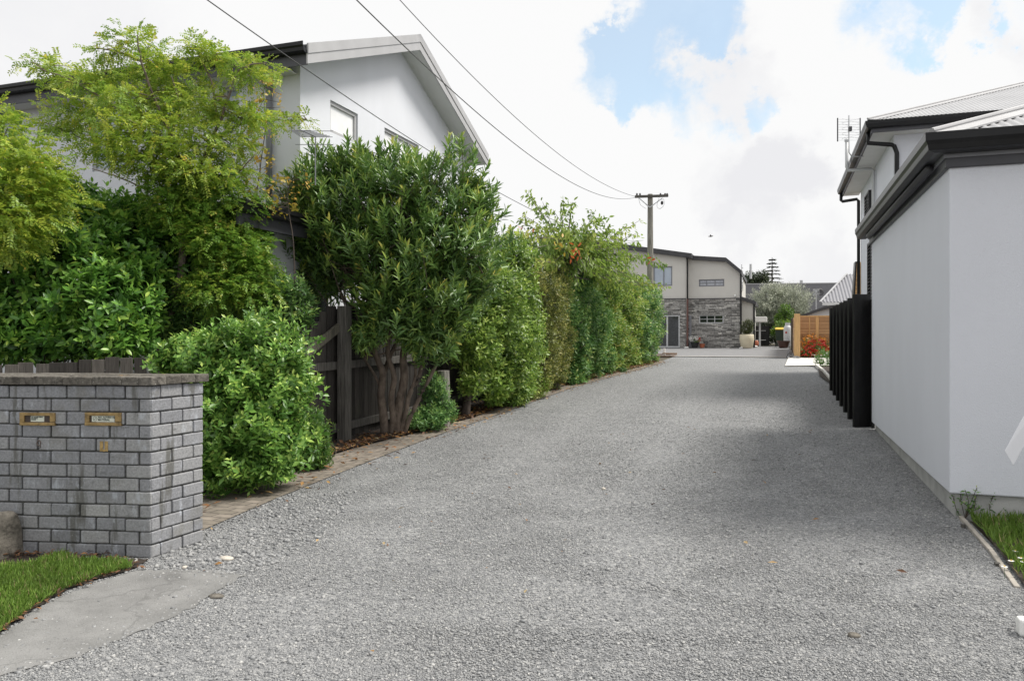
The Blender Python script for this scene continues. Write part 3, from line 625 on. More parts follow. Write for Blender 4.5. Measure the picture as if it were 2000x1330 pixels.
# tall fence along the drive
UF = -5.50
tf = thing('paling_fence', 'tall dark paling fence with square post and rails behind the multi stemmed tree', 'fence', (UF, 8.75, 0))
b = MB(); rg = rngs(10); v = on_u(592, 700, UF)[1]; v0 = v
gap = (on_u(601.5, 700, UF)[1], on_u(606.5, 700, UF)[1])
while v < 31:
    w = rg.uniform(.095, .15); hh = 1.80
    if not (v + w * .6 > gap[0] and v + w * .4 < gap[1]):
        top = hh + float(gz(v)) + (min(0, (v - v0 - .5) * .55) if v < v0 + .5 else 0)
        if v < v0 + .36: top -= .05
        b.obox((UF - .02, v, .06 + float(gz(v))), (.0, w - .008, 0), (rg.uniform(.014, .026), 0, 0), (0, rg.normal() * .008, top - .06 - float(gz(v)) + rg.normal() * .012), float(rg.uniform(0, .8)))
    v += w
b.build('palings', 'fence_dark', tf, bevel=.002)
for (za, lbl) in ((.98, ''), (.16, '')):
    va, vb = (v0 + .02, 31) if za > .5 else (8.7, 31)
    b = MB(); n_ = 8
    for i in range(n_):
        a_, e_ = va + (vb - va) * i / n_, va + (vb - va) * (i + 1) / n_
        b.hexa([(UF + .006, a_, za + gz(a_)), (UF + .052, a_, za + gz(a_)), (UF + .052, e_ - .004, za + gz(e_)), (UF + .006, e_ - .004, za + gz(e_)), (UF + .006, a_, za + .105 + gz(a_)), (UF + .052, a_, za + .105 + gz(a_)), (UF + .052, e_ - .004, za + .105 + gz(e_)), (UF + .006, e_ - .004, za + .105 + gz(e_))])
    b.build('rail', 'old_wood', tf, bevel=.004)
b = MB(); b.bar(on_u(584, 702, UF + .075), on_u(676, 628, UF + .075), .04, .11, up=(0, 0, 1)); b.build('brace', mat('brace_wood', (.095, .088, .068), .85, .4, 6, .6, 30., stretch=(5, 5, .6)), tf, bevel=.004)
pp = gr(657, 868); b = MB(); b.box(UF + .06, UF + .19, pp[1] - .02, pp[1] + .13, -.1, 1.85); b.build('post', 'old_wood', tf, bevel=.006)
for v in (12.2, 15.2, 18.2, 21.2, 24.2, 27.2):
    b = MB(); b.box(UF - .13, UF - .03, v, v + .1, gz(v) - .1, 1.85 + gz(v)); b.build('post', 'old_wood', tf)
# round post beside the multi-stemmed tree
g = gr(866, 834); o = MB().tube([g - Z3 * .1, g + Z3 * .5 + np.array([.01, 0, 0]), g + Z3 * .86], [.10, .095, .09], 12).build('wooden_post', 'pole_wood', None, g, smooth=False)
tag(o, 'short thick grey timber post between the multi stemmed tree and the lime green hedge', 'post')

# ================================================================== LEFT HOUSE
UW = -6.29; VA, VM, VB = 9.15, 12.17, 15.25
lh = thing('gabled_house', 'two storey pale grey house with gable end behind the trees on the left', 'house', (UW, VA, 0))
zr = lambda v: 6.48 - abs(v - VM) * .405
wins = [(645, 195, 699, 273), (751, 249, 818, 330)]
def uhole(x0, y0, x1, y1, u):
    a = on_u(x0, (y0 + y1) / 2, u); b_ = on_u(x1, (y0 + y1) / 2, u); zt = on_u(x0, y0, u)[2]; zb = zt - (1.0 if y1 - y0 < 90 else 1.4)
    return [(u, a[1], zb), (u, b_[1], zb), (u, b_[1], zt), (u, a[1], zt)]
h1 = uhole(*wins[0], UW); zb1 = on_u(645, 258, UW)[2]; h1 = [(q[0], q[1], zb1 if i < 2 else q[2]) for i, q in enumerate(h1)]
h2 = uhole(*wins[1], UW); h2 = [(q[0], q[1], zb1 - .35 if i < 2 else q[2]) for i, q in enumerate(h2)]
h3 = [(UW, 9.3, 1.35), (UW, 9.95, 1.35), (UW, 9.95, 2.32), (UW, 9.3, 2.32)]
b = MB(); b.holed([(UW, VA, 0), (UW, VB, 0), (UW, VB, zr(VB)), (UW, VM, zr(VM)), (UW, VA, zr(VA))], [h1, h2, h3], (-.10, 0, 0))
UL = -20
def vhole(x0, y0, x1, y1, v):
    a = on_v(x0, y0, v); b_ = on_v(x1, y1, v); return [(a[0], v, b_[2]), (b_[0], v, b_[2]), (b_[0], v, a[2]), (a[0], v, a[2])]
f1 = vhole(-60, 209, 43, 300, VA); f2 = vhole(436, 172, 466, 262, VA); f3 = vhole(180, 210, 250, 330, VA)
b.holed([(UL, VA, 0), (UW, VA, 0), (UW, VA, zr(VA)), (UL, VA, zr(VA))], [f1, f2, f3], (0, .10, 0))
b.add([(UL, VB, 0), (UW, VB, 0), (UW, VB, zr(VB)), (UL, VB, zr(VB))], [(0, 1, 2, 3)])
b.build('wall', 'house_wall', lh)
def window(parent, hole, axis, depth, pane='pane_bright', mull=(), frame='white_trim', fw=.05, name='window', handle=None):
    """frame and pane set into an opening; axis 0: wall plane x=const looking along x, axis 1: y=const"""
    P = np.array(hole); j = 1 - axis if axis in (0, 1) else 0
    lo, hi = P[:, j].min(), P[:, j].max(); z0, z1 = P[:, 2].min(), P[:, 2].max(); pl = P[0, axis]
    def bx(mb, a, e, zz0, zz1, d0, d1):
        q = sorted((pl + depth * d0, pl + depth * d1))
        if axis == 0: mb.box(q[0], q[1], a, e, zz0, zz1)
        else: mb.box(a, e, q[0], q[1], zz0, zz1)
    fr = MB(); bx(fr, lo + .001, hi - .001, z0 + .001, z0 + fw, .25, .8); bx(fr, lo + .001, hi - .001, z1 - fw, z1 - .001, .25, .8)
    bx(fr, lo + .001, lo + fw, z0 + fw, z1 - fw, .27, .8); bx(fr, hi - fw, hi - .001, z0 + fw, z1 - fw, .27, .8)
    for m_ in mull:
        if m_[0] == 'v': x_ = lo + (hi - lo) * m_[1]; bx(fr, x_ - m_[2] / 2, x_ + m_[2] / 2, z0 + fw, z1 - fw, .3, .78)
        else: x_ = z0 + (z1 - z0) * m_[1]; bx(fr, lo + fw, hi - fw, x_ - m_[2] / 2, x_ + m_[2] / 2, .32, .77)
    f = fr.build(name, frame, parent, bevel=.004)
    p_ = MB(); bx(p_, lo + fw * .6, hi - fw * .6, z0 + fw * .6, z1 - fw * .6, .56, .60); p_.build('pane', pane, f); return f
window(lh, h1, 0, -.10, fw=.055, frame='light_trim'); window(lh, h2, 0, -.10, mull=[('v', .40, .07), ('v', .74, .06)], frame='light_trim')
window(lh, h3, 0, -.10, pane='pane_dark')
for f in (f1, f2, f3): window(lh, f, 1, .10, pane='pane_blue', frame='light_trim')
# roof slabs, barge boards, gutter
UE = -5.9; ve0, ve1 = 8.79, 15.5; zt = lambda v: 6.72 - abs(v - VM) * .405
b = MB()
for (va, vb) in ((ve0, VM), (VM, ve1)):
    b.prism([(UE - .02, va, zt(va)), (UE - .02, vb, zt(vb)), (UE - .02, vb, zt(vb) - .05), (UE - .02, va, zt(va) - .05)], (UL - UE, 0, 0))
b.build('roof', 'roof_iron', lh)
b = MB()
for (va, vb) in ((ve0 + .05, VM), (VM, ve1 - .04)):
    b.prism([(UE - .03, va, zt(va) - .232), (UE - .03, vb, zt(vb) - .232), (UE - .03, vb, zt(vb) - .245), (UE - .03, va, zt(va) - .245)], (UL - UE, 0, 0))
b.build('soffit', 'soffit', lh)
b = MB()
for sg, (va, vb) in ((0, (ve0 - .02, VM)), (1, (VM, ve1 + .02))):
    b.prism([(UE, va, zt(va) + .012), (UE, vb, zt(vb) + .012), (UE, vb, zt(vb) - .125), (UE, va, zt(va) - .125)], (-.035 + .01, 0, 0))
    b.prism([(UE - .012, va, zt(va) - .12), (UE - .012, vb, zt(vb) - .12), (UE - .012, vb, zt(vb) - .262), (UE - .012, va, zt(va) - .262)], (-.022, 0, 0))
b.build('barge_board', 'light_trim', lh)
def gutter(mb, p, q, out, h=.13, w=.12):
    """quad gutter: profile swept from p to q, out = unit vector away from the wall"""
    p, q, o = np.array(p, float), np.array(q, float), np.array(out, float)
    prof = [(0, 0), (w * .55, .0), (w * .8, h * .12), (w * .86, h * .45), (w, h * .62), (w, h), (w - .012, h), (w - .014, h * .66), (0.01, h * .3), (0, h * .9)]
    mb.prism([p + o * a + Z3 * z for a, z in prof], q - p)
b = MB(); gutter(b, (UL, ve0 - .005, 5.22), (UE - .02, ve0 - .005, 5.22), (0, -1, 0)); b.build('gutter', 'dark_metal', lh)
b = MB(); b.box(UL, UE - .04, ve0 + .0, ve0 + .025, 5.08, 5.30); b.build('fascia', 'dark_fascia', lh)
b = MB(); b.box(UL, UW - .05, ve0 + .025, VA - .002, 5.10, 5.115); b.build('eave_lining', 'soffit', lh)
dp = on_v(525, 300, VA - .06)
b = MB(); b.tube([(dp[0], VA - .055, 5.1), (dp[0], VA - .055, 3.3)], .045, 10)
for z in (3.55, 4.6): b.tube([(dp[0], VA - .055, z), (dp[0], VA - .055, z + .035)], .053, 10)
b.build('downpipe', 'grey_metal', lh, smooth=True)
# ground-floor wing towards the street
b = MB(); b.box(UL, UW - .004, 7.75, VA - .004, 0, 2.82); b.build('wing_wall', 'house_wall', lh)
b = MB(); b.prism([(UE, 6.45, 2.93), (UE, VA - .004, 2.93), (UE - .01, VA - .004, 3.0), (UW - .6, VA - .004, 3.24), (UW - .6, 6.45, 3.24), (UE - .01, 6.45, 3.0)], (0, .001, 0)) if 0 else b.hexa([(UL, 7.35, 2.93), (UE, 7.35, 2.93), (UE, VA - .004, 2.93), (UL, VA - .004, 2.93), (UL, 7.6, 3.02), (UE - .1, 7.45, 3.0), (UE - .5, VA - .004, 3.26), (UL, VA - .004, 3.36)])
b.build('wing_roof', 'charcoal', lh)
b = MB(); gutter(b, (UE + .002, 7.35, 2.90), (UE + .002, VA - .02, 2.90), (1, 0, 0)); b.build('gutter', 'dark_metal', lh)
b = MB(); b.box(UE - .03, UE, 7.36, VA - .02, 2.75, 2.925); b.build('fascia', 'dark_fascia', lh)
# TV aerial standing above the wing roof
ta = thing('tv_aerial', 'small yagi television aerial on a thin mast in front of the gabled house', 'aerial', pt(614, 268, 9.0) - Z3 * .85)
b = MB(); p0 = pt(616, 262, 9.0); b.tube([p0 - Z3 * .6, p0 - Z3 * .03], .008, 6); b.build('mast', 'grey_metal', ta)
b = MB(); q0, q1 = pt(587, 255, 8.6), pt(618, 268, 9.1); b.tube([q0, q1], .007, 6); b.build('boom', 'grey_metal', ta)
b = MB()
for t in np.linspace(0.02, 1, 8):
    q = q0 + (q1 - q0) * t; e_ = np.array([c, s, 0]) * .16 * (.7 + .5 * t); b.tube([q - e_, q + e_], .0045, 5)
for dz in (-.09, .07): b.tube([q1 - np.array([c, s, 0]) * .25 + Z3 * dz, q1 + np.array([c, s, 0]) * .2 + Z3 * dz], .0045, 5)
b.build('elements', 'grey_metal', ta)

# ================================================================== GARAGE (right)
UG, VG, VGE = 1.30, 6.96, 12.35
gg = thing('garage', 'white rendered garage with black gutter at the right edge of the drive', 'garage', (UG, VG, 0))
b = MB(); b.hexa([(UG, VG, .2), (8, VG, .2), (8, VGE, .2), (UG, VGE, .2), (UG, VG, 2.86), (8, VG, 2.86), (8, VGE, 2.86), (UG, VGE, 2.86)]); b.build('wall', 'white_wall', gg, bevel=.012)
b = MB(); b.box(UG + .045, 7.95, VG + .045, VGE - .03, -.2, .199); b.build('foundation', 'foundation', gg, bevel=.01)
b = MB(); b.box(UG - .03, 8.03, VG - .03, VG + .02, 2.80, 2.93); b.box(UG - .03, UG + .02, VG + .021, VGE + .03, 2.80, 2.93); b.build('fascia', 'dark_fascia', gg, bevel=.008)
b = MB(); b.box(UG - .05, 8.05, VG - .05, VG - .03, 2.875, 2.93); b.box(UG - .05, UG - .03, VG - .03, VGE + .03, 2.875, 2.93); b.build('fascia_trim', 'grey_metal', gg, bevel=.004)
def gutter_corner(mb, u0, v0, u1, v1, z, w, h):     # mitred gutter round a corner: along +u from the corner, along +v from the corner
    prof = [(0, 0), (w * .5, -.0), (w * .82, h * .10), (w * .88, h * .38), (w * .98, h * .58), (w, h), (w - .014, h), (w - .02, h * .6), (.02, h * .35), (0, h)]
    n = len(prof); V = []
    for (a, z_) in prof: V.append((u1, v0 - a, z + z_))
    for (a, z_) in prof: V.append((u0 - a, v0 - a, z + z_))
    for (a, z_) in prof: V.append((u0 - a, v1, z + z_))
    Fq = [(k * n + i, k * n + (i + 1) % n, (k + 1) * n + (i + 1) % n, (k + 1) * n + i) for k in range(2) for i in range(n)]
    mb.add(V, Fq + [tuple(range(n)), tuple(range(2 * n, 3 * n))[::-1]])
b = MB(); gutter_corner(b, UG - .05, VG - .05, 8.1, VGE + .25, 2.905, .155, .15); b.build('gutter', 'dark_metal', gg, bevel=.004)
b = MB(); b.tube([(UG - .085, VG + .35, 2.875), (UG - .085, VGE - .4, 2.875)], .034, 12); b.build('pipe', 'charcoal', gg, smooth=True)
# hipped corrugated roof with flashing
def corrugated(mb, fn, n_u, n_v, wave, amp):
    """fn(s,t) -> (point, normal) ; s across the ribs, t down the slope"""
    V = []; nsub = n_u
    for i in range(nsub + 1):
        s_ = i / nsub
        for j in range(n_v + 1):
            p, n_ = fn(s_, j / n_v); V.append(np.array(p) + np.array(n_) * amp * math.sin(s_ * wave * 2 * math.pi))
    mb.add(V, [(i * (n_v + 1) + j, (i + 1) * (n_v + 1) + j, (i + 1) * (n_v + 1) + j + 1, i * (n_v + 1) + j + 1) for i in range(nsub) for j in range(n_v)])
TP = math.tan(R(22))
def hip_roof(parent, u0, v0, u1, v1, ze, run, name='roof'):
    b = MB(); nr = np.array([0, -math.sin(R(22)), math.cos(R(22))]); wd = (u1 - u0)
    def fn(s_, t): 
        u = u0 + wd * s_; up = min(run, u - u0, u1 - u) * t; return (u, v0 + up, ze + up * TP), nr
    corrugated(b, fn, int(wd / .076 * 8), 1, wd / .076, .008)
    nl = np.array([-math.sin(R(22)), 0, math.cos(R(22))]); wd2 = v1 - v0
    def fn2(s_, t):
        v = v0 + wd2 * s_; up = min(run, v - v0, v1 - v) * t; return (u0 + up, v, ze + up * TP), nl
    corrugated(b, fn2, int(wd2 / .076 * 8), 1, wd2 / .076, .008)
    b.build(name, 'roof_iron', parent, smooth=True)
    b = MB(); p0, p1 = np.array([u0 - .02, v0 - .02, ze + .012]), np.array([u0 + run, v0 + run, ze + run * TP + .02])
    for sd_ in (np.array([1, 0, -.10]), np.array([0, 1, -.10])):
        b.obox(p0, p1 - p0, sd_ * .16, Z3 * .014)
    b.tube([p0 + Z3 * .02, p1 + Z3 * .02], .022, 8)
    b.build('ridge_flashing', 'light_trim', parent)
hip_roof(gg, UG - .13, VG - .13, 8.1, VGE + .1, 3.045, 2.7)

# ================================================================== RIGHT TWO STOREY HOUSE
UR, VR, VRE = 2.27, 17.6, 24.3; ZE = 5.62
rh = thing('hipped_house', 'white two storey house with black gutters and corrugated hip roof behind the garage', 'house', (UR, VR, .2))
b = MB(); b.box(UR, 12, VR, VRE, .1, ZE + .1); b.build('wall', 'white_wall', rh)
b = MB(); b.box(UR - .44, 12.5, VR - .44, VR - .001, ZE - .012, ZE); b.box(UR - .44, UR - .001, VR - .001, VRE + .5, ZE - .012, ZE); b.build('soffit', 'white_trim', rh)
b = MB(); b.box(UR - .47, 12.5, VR - .47, VR - .441, ZE - .04, ZE + .12); b.box(UR - .47, UR - .441, VR - .44, VRE + .5, ZE - .04, ZE + .12); b.build('fascia', 'dark_fascia', rh)
b = MB(); gutter_corner(b, UR - .472, VR - .472, 12.5, VRE + .5, ZE + .04, .125, .14); b.build('gutter', 'dark_metal', rh)
hip_roof(rh, UR - .53, VR - .53, 13.2, VRE + .55, ZE + .20, 3.9)
b = MB(); b.tube([(UR - .5, VR - .15, ZE + .05), (UR - .5, VR - .15, ZE - .17), (UR - .05, VR - .06, ZE - .22), (UR + .0, VR - .06, ZE - .25), (UR + .05, VR - .055, ZE - .4), (UR + .05, VR - .055, .3)], .045, 10)
b.build('downpipe', 'dark_metal', rh, smooth=True)
b = MB(); b.tube([(UR - .5, VRE + .35, ZE + .05), (UR - .5, VRE + .35, ZE - .15), (UR - .46, VRE + .3, ZE - .2), (UR - .1, VRE + .02, ZE - .2), (UR - .06, VRE - .02, ZE - .26), (UR - .06, VRE - .05, .3)], .045, 10)
b.build('downpipe', 'dark_metal', rh, smooth=True)
vp = 20.6
b = MB(); b.tube([(UR - .66, vp, ZE + .62), (UR - .66, vp, ZE - .0), (UR - .63, vp, ZE - .08), (UR - .12, vp, ZE - .09), (UR - .06, vp, ZE - .14), (UR - .06, vp, ZE - 1.2), (UR - .06, vp, .4)], .042, 10)
b.lathe(UR - .66, vp, [(.042, ZE + .62), (.055, ZE + .63), (.055, ZE + .68), (.03, ZE + .70)], 10)
b.build('vent_pipe', 'pale_pipe', rh, smooth=True)
for (za, zb_, va, vb) in ((4.25, 5.2, 21.6, 22.6), (2.3, 3.85, 20.7, 21.9)):
    b = MB(); b.box(UR - .075, UR - .002, va, va + .05, za, zb_); b.box(UR - .075, UR - .002, vb - .05, vb, za, zb_); b.box(UR - .07, UR - .002, va + .05, vb - .05, za, za + .05); b.box(UR - .07, UR - .002, va + .05, vb - .05, zb_ - .05, zb_)
    z = za + .09
    while z < zb_ - .1: b.hexa([(UR - .085, va + .052, z), (UR - .02, va + .052, z + .05), (UR - .02, vb - .052, z + .05), (UR - .085, vb - .052, z), (UR - .085, va + .052, z + .012), (UR - .02, va + .052, z + .062), (UR - .02, vb - .052, z + .062), (UR - .085, vb - .052, z + .012)]); z += .085
    b.build('shutter', 'black_iron', rh)
# aerial on the gutter
ap = on_u(1658, 298, UR - .72)
ae = thing('tv_aerial', 'grid type television aerial fixed to the black gutter of the white two storey house', 'aerial', ap)
b = MB(); b.tube([ap + np.array([.3, 0, -.12]), ap + np.array([.06, 0, -.1]), ap, ap + Z3 * .85], .014, 7); b.build('mast', 'galv', ae)
b = MB(); ctr = ap + Z3 * .52; ex_ = np.array([c, s, 0])
for sg in (-1, 1): MB().tube([ctr + ex_ * .26 * sg - Z3 * .27, ctr + ex_ * .26 * sg + Z3 * .27], .014, 6).build('end_bar', 'charcoal', ae)
b = MB()
for k_ in np.linspace(-.24, .24, 9): b.tube([ctr - ex_ * .26 + Z3 * k_, ctr + ex_ * .26 + Z3 * k_], .0035, 4)
fw_ = np.array([s, -c, 0]) * .09
for zz in (-.18, -.06, .06, .18):
    for sg in (-1, 1): b.tube([ctr + fw_ + ex_ * .2 * sg + Z3 * (zz + .05), ctr + fw_ + Z3 * zz, ctr + fw_ + ex_ * .2 * sg + Z3 * (zz - .05)], .004, 4)
b.build('grid', 'galv', ae)
b = MB(); b.obox(ctr + fw_ * .3 - ex_ * .03 - Z3 * .05, ex_ * .06, fw_ * .8, Z3 * .1); b.build('junction_box', 'charcoal', ae)

# ================================================================== BLACK FIN SCREEN
sc = thing('fin_screen', 'black timber fin screen of tall upright boards beside the white garage', 'screen', (1.2, 13, .1))
b = MB(); b.box(1.31, 1.35, 12.42, 19.6, .0, 2.0); b.build('backing', 'black_paint', sc)
for i, v in enumerate([12.45, 13.35, 14.2, 15.05, 15.95, 16.9, 17.9]):
    z0, z1 = float(gz(v)) - .03 - (.06 if i == 0 else 0), 2.06 + (.0 if i else .02) + .004 * (i % 2)
    b = MB(); w_ = .235 if i == 0 else .21
    b.obox((1.075, v, z0), (w_, .12, 0), (-.022, .04, 0), (0, 0, z1 - z0)); b.build('fin', 'black_paint', sc, bevel=.003)
for z in np.linspace(.3, 1.95, 9): MB().box(1.305, 1.33, 12.36, 12.415, z, z + .012).build('bolt', 'galv', sc)

# ================================================================== FAR HOUSE
VF = 42.7
fh = thing('stone_clad_house', 'two storey house with grey stacked stone ground floor at the end of the drive', 'house', on_v(1341, 680, VF))
Q = lambda x, y: on_v(x, y, VF)
zg = .80
zs = Q(1400, 584)[2]
uA, uB = Q(1341.5, 600)[0], Q(1446, 600)[0]
w_up = [(Q(1366, 0)[0], Q(0, 559)[2] if 0 else Q(1366, 559.5)[2]), (Q(1414, 0)[0], Q(1414, 545)[2])]
def vrect(x0, y0, x1, y1, v): a = on_v(x0, y1, v); e = on_v(x1, y0, v); return [(a[0], v, a[2]), (e[0], v, a[2]), (e[0], v, e[2]), (a[0], v, e[2])]
WU = vrect(1365, 545, 1414.5, 560, VF); WL = vrect(1365, 614.5, 1413.5, 632, VF)
b = MB(); b.holed([(uA, VF, zs), (uB, VF, zs), tuple(Q(1446, 531)), tuple(Q(1416, 508)), tuple(Q(1341.5, 502))], [WU], (0, .12, 0))
zr0 = Q(1446, 531)[2]
b.add([(uB, VF, zg), (uB, VF + 7, zg), (uB, VF + 7, zr0), (uB, VF, zr0)], [(0, 1, 2, 3)])
VL = 42.25
uC = on_v(1340, 600, VL)[0]; uD = on_v(1130, 600, VL)[0]; zs2 = zs
WP = vrect(1276, 520, 1313, 559, VL); DR = vrect(1255, 615, 1328, 681, VL); DR = [(q[0], q[1], max(q[2], zg + .02)) for q in DR]
b.holed([(uD, VL, zs2), (uC, VL, zs2), tuple(on_v(1340, 500, VL)), tuple(on_v(1235, 486, VL)), (uD, VL, on_v(1150, 475, VL)[2])], [WP], (0, .12, 0))
b.add([(uC, VL, zg), (uC, VF + .1, zg), (uC, VF + .1, on_v(1340, 500, VL)[2]), (uC, VL, on_v(1340, 500, VL)[2])], [(0, 1, 2, 3)])
b.build('wall', 'render_grey', fh)
st = MB(); rg = rngs(20)
def stones(u0, u1, z0, z1, v, holes):
    z = z0
    while z < z1 - .02:
        h = min(rg.uniform(.04, .085), z1 - z); x = u0
        if z1 - z - h < .03: h = z1 - z
        while x < u1 - .01:
            w = min(rg.uniform(.10, .46), u1 - x)
            segs_ = [(x, x + w)]
            for (a, e, lo, hi) in holes:
                if z + h * .5 > lo and z + h * .5 < hi:
                    ns = []
                    for (p_, q_) in segs_:
                        if q_ <= a or p_ >= e: ns.append((p_, q_))
                        else:
                            if p_ < a: ns.append((p_, a))
                            if q_ > e: ns.append((e, q_))
                    segs_ = ns
            for (p_, q_) in segs_:
                if q_ - p_ > .02: st.box(p_ + .006, q_ - .004, v - rg.uniform(.015, .07), v + .02, z + .006, z + h - .004, float(np.clip(rg.normal(.45, .27), 0.01, .99)))
            x += w
        z += h
hb = lambda r: (r[0][0], r[1][0], r[0][2], r[2][2])
stones(uA, uB, zg, zs, VF, [hb(WL)]); stones(uD, uC - .01, zg, zs2, VL, [hb(DR)])
st.build('stone_cladding', 'stonework', fh)
b = MB(); b.holed([(uA, VF + .002, zg), (uB, VF + .002, zg), (uB, VF + .002, zs), (uA, VF + .002, zs)], [WL], (0, .1, 0)); b.holed([(uD, VL + .002, zg), (uC, VL + .002, zg), (uC, VL + .002, zs2), (uD, VL + .002, zs2)], [DR], (0, .1, 0)); b.build('backing_wall', mat('joint_dark', (.05, .05, .048), .9), fh)
b = MB(); b.box(uA, uB + .02, VF - .085, VF - .003, zs - .005, zs + .04); b.box(uD, uC, VL - .085, VL - .003, zs2 - .005, zs2 + .04); b.build('cap_flashing', 'charcoal', fh)
# roof edges (deep dark fascia) and roofs behind
def fasc(mb, pts, v, th, dv=-.35, back=7.5):
    for (p, q) in zip(pts[:-1], pts[1:]):
        a, e = on_v(*p, v), on_v(*q, v); a = a.copy(); e = e.copy()
        mb.hexa([(a[0], v + dv, a[2] - th), (e[0], v + dv, e[2] - th), (e[0], v + back, e[2] - th), (a[0], v + back, a[2] - th), (a[0], v + dv, a[2]), (e[0], v + dv, e[2]), (e[0], v + back, e[2]), (a[0], v + back, a[2])])
b = MB(); fasc(b, [(1352, 500), (1418.5, 504), (1449, 529)], VF, .22, -.25); fasc(b, [(1130, 465), (1240, 481), (1352, 496)], VL, .26, -.3); b.build('roof', 'charcoal', fh)
window(fh, WU, 1, .12, pane='curtain', mull=[('v', .3, .035), ('v', .64, .035), ('h', .5, .03)], frame='grey_metal', fw=.06)
window(fh, WL, 1, .10, pane='pane_dark', mull=[('v', .33, .035), ('v', .64, .035), ('h', .5, .025)], frame='pale_pipe', fw=.06)
window(fh, WP, 1, .12, pane='pane_blue', mull=[('v', .55, .05)], frame='grey_metal', fw=.06)
window(fh, DR, 1, .10, pane='pane_dark', mull=[('v', .66, .09), ('v', .33, .09)], frame='pale_pipe', fw=.08, name='sliding_door')
b = MB(); p = on_v(1340.5, 505, VL - .1); b.tube([(uC + .08, VL - .5, p[2] + .05), (uC + .08, VL - .1, p[2] - .15), (uC + .08, VL - .07, p[2] - .3), (uC + .08, VL - .07, zs + .0)], .045, 8); b.build('downpipe', 'dark_metal', fh)
b = MB(); b.tube([(uC + .08, VL - .07, zs), (uC + .08, VL - .07, zg + .03)], .05, 8); b.build('downpipe', 'rust', fh, label='reddish brown lower downpipe')
b = MB(); b.box(uC + .15, uC + .27, VL + .1, VL + .16, zg, zs - .9); b.build('steel_column', 'grey_metal', fh)
b = MB(); b.tube([(uB + .03, VF - .05, zr0 - .05), (uB + .03, VF - .05, zg + .02)], .05, 8); b.build('downpipe', 'dark_metal', fh)
# security light
b = MB(); p = Q(1436, 577); b.lathe(p[0], VF - .06, [(.05, p[2] - .06), (.06, p[2]), (.03, p[2] + .05)], 10); b.build('wall_light', 'plastic_white', fh)
# side wing on the right
uE = on_v(1471, 640, VF + .6)[0]; zw = on_v(1471, 590, VF + .6)[2]; zw0 = on_v(1447, 583, VF + .6)[2]
b = MB(); b.prism([(uB + .02, VF + .6, zg), (uE, VF + .6, zg), (uE, VF + .6, zw - .08), (uB + .02, VF + .6, zw0 - .08)], (0, 5, 0)); b.build('side_wing', 'render_grey', fh)
b = MB(); b.hexa([(uB + .02, VF + .35, zw0 - .1), (uE + .15, VF + .35, zw - .14), (uE + .15, VF + 6, zw - .14), (uB + .02, VF + 6, zw0 - .1), (uB + .02, VF + .35, zw0 + .1), (uE + .15, VF + .35, zw + .02), (uE + .15, VF + 6, zw + .02), (uB + .02, VF + 6, zw0 + .1)]); b.build('side_wing_roof', 'charcoal', fh)
b = MB(); b.tube([(uE + .05, VF + .55, zw - .1), (uE + .05, VF + .55, zg + .02)], .05, 8); b.build('downpipe', 'dark_metal', fh)
# upper windows on the sunlit side
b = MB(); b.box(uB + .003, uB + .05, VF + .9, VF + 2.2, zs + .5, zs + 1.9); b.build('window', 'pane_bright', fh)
b = MB(); b.tube([(uB + .4, VF + 4, zr0 - .1), (uB + .4, VF + 4, zr0 + .75)], .07, 8); b.build('flue', 'pale_pipe', fh)

# pots and small things before the far house
def foliage(name, m, parent, lobes, n, mleaf, ln, lL, lW, seed, **kw):
    rg = rngs(seed); ck = {k: kw.pop(k) for k in ('shell', 'lump', 'back', 'reject') if k in kw}
    P, nn = crown(rg, lobes, n, **ck); return leaf_obj(name, 'leaf_' + m, parent, [shoots(rg, P, nn, mleaf, ln, lL, lW, **kw)])
p = on_v(1458.5, 680, VF - .6); p[2] = zg + .02
pl = thing('potted_shrub', 'tall cream urn planted with a bushy shrub at the corner of the far house', 'potted plant', p)
b = MB(); b.lathe(p[0], p[1], [(.27, p[2]), (.30, p[2] + .03), (.37, p[2] + .45), (.36, p[2] + .68), (.33, p[2] + .72), (.29, p[2] + .70)], 20); b.build('urn', 'cream_pot', pl, smooth=True)
foliage('shrub', 'potplant', pl, [(p + Z3 * 1.05, np.array([.33, .33, .36])), (p + Z3 * 1.25 + np.array([.1, 0, 0]), np.array([.25, .25, .28]))], 380, 8, .18, .09, .025, 30, kind=4)
p = on_v(1357, 680, VF - .5); p[2] = zg + .02
pl = thing('flower_pot', 'black pot of white and red flowers against the stacked stone wall', 'potted plant', p)
b = MB(); b.lathe(p[0], p[1], [(.14, p[2]), (.20, p[2] + .25), (.22, p[2] + .3), (.19, p[2] + .3)], 14); b.build('pot', 'black_pot', pl)
foliage('leaves', 'green', pl, [(p + Z3 * .38, np.array([.24, .2, .12]))], 60, 6, .1, .07, .03, 31, kind=4)
foliage('white_flowers', 'whiteflower', pl, [(p + Z3 * .48 - np.array([.06, .06, 0]), np.array([.24, .2, .14]))], 90, 6, .03, .06, .055, 32, kind=4, shell=(.9, 1.1))
foliage('red_flowers', 'red', pl, [(p + Z3 * .44 + np.array([.22, 0, 0]), np.array([.09, .1, .12]))], 25, 5, .03, .05, .045, 33, kind=4, shell=(.9, 1.1))
p = on_v(1371.5, 680, VF - .45); p[2] = zg + .02
o = MB().lathe(p[0], p[1], [(.10, p[2]), (.14, p[2] + .16), (.15, p[2] + .17), (.15, p[2] + .21), (.12, p[2] + .21), (.11, p[2] + .12)], 16).build('terracotta_pot', 'terracotta', None, p, smooth=False); tag(o, 'small empty terracotta pot by the stacked stone wall', 'pot')
p = on_v(1530, 679, 43.0); p[2] = .82
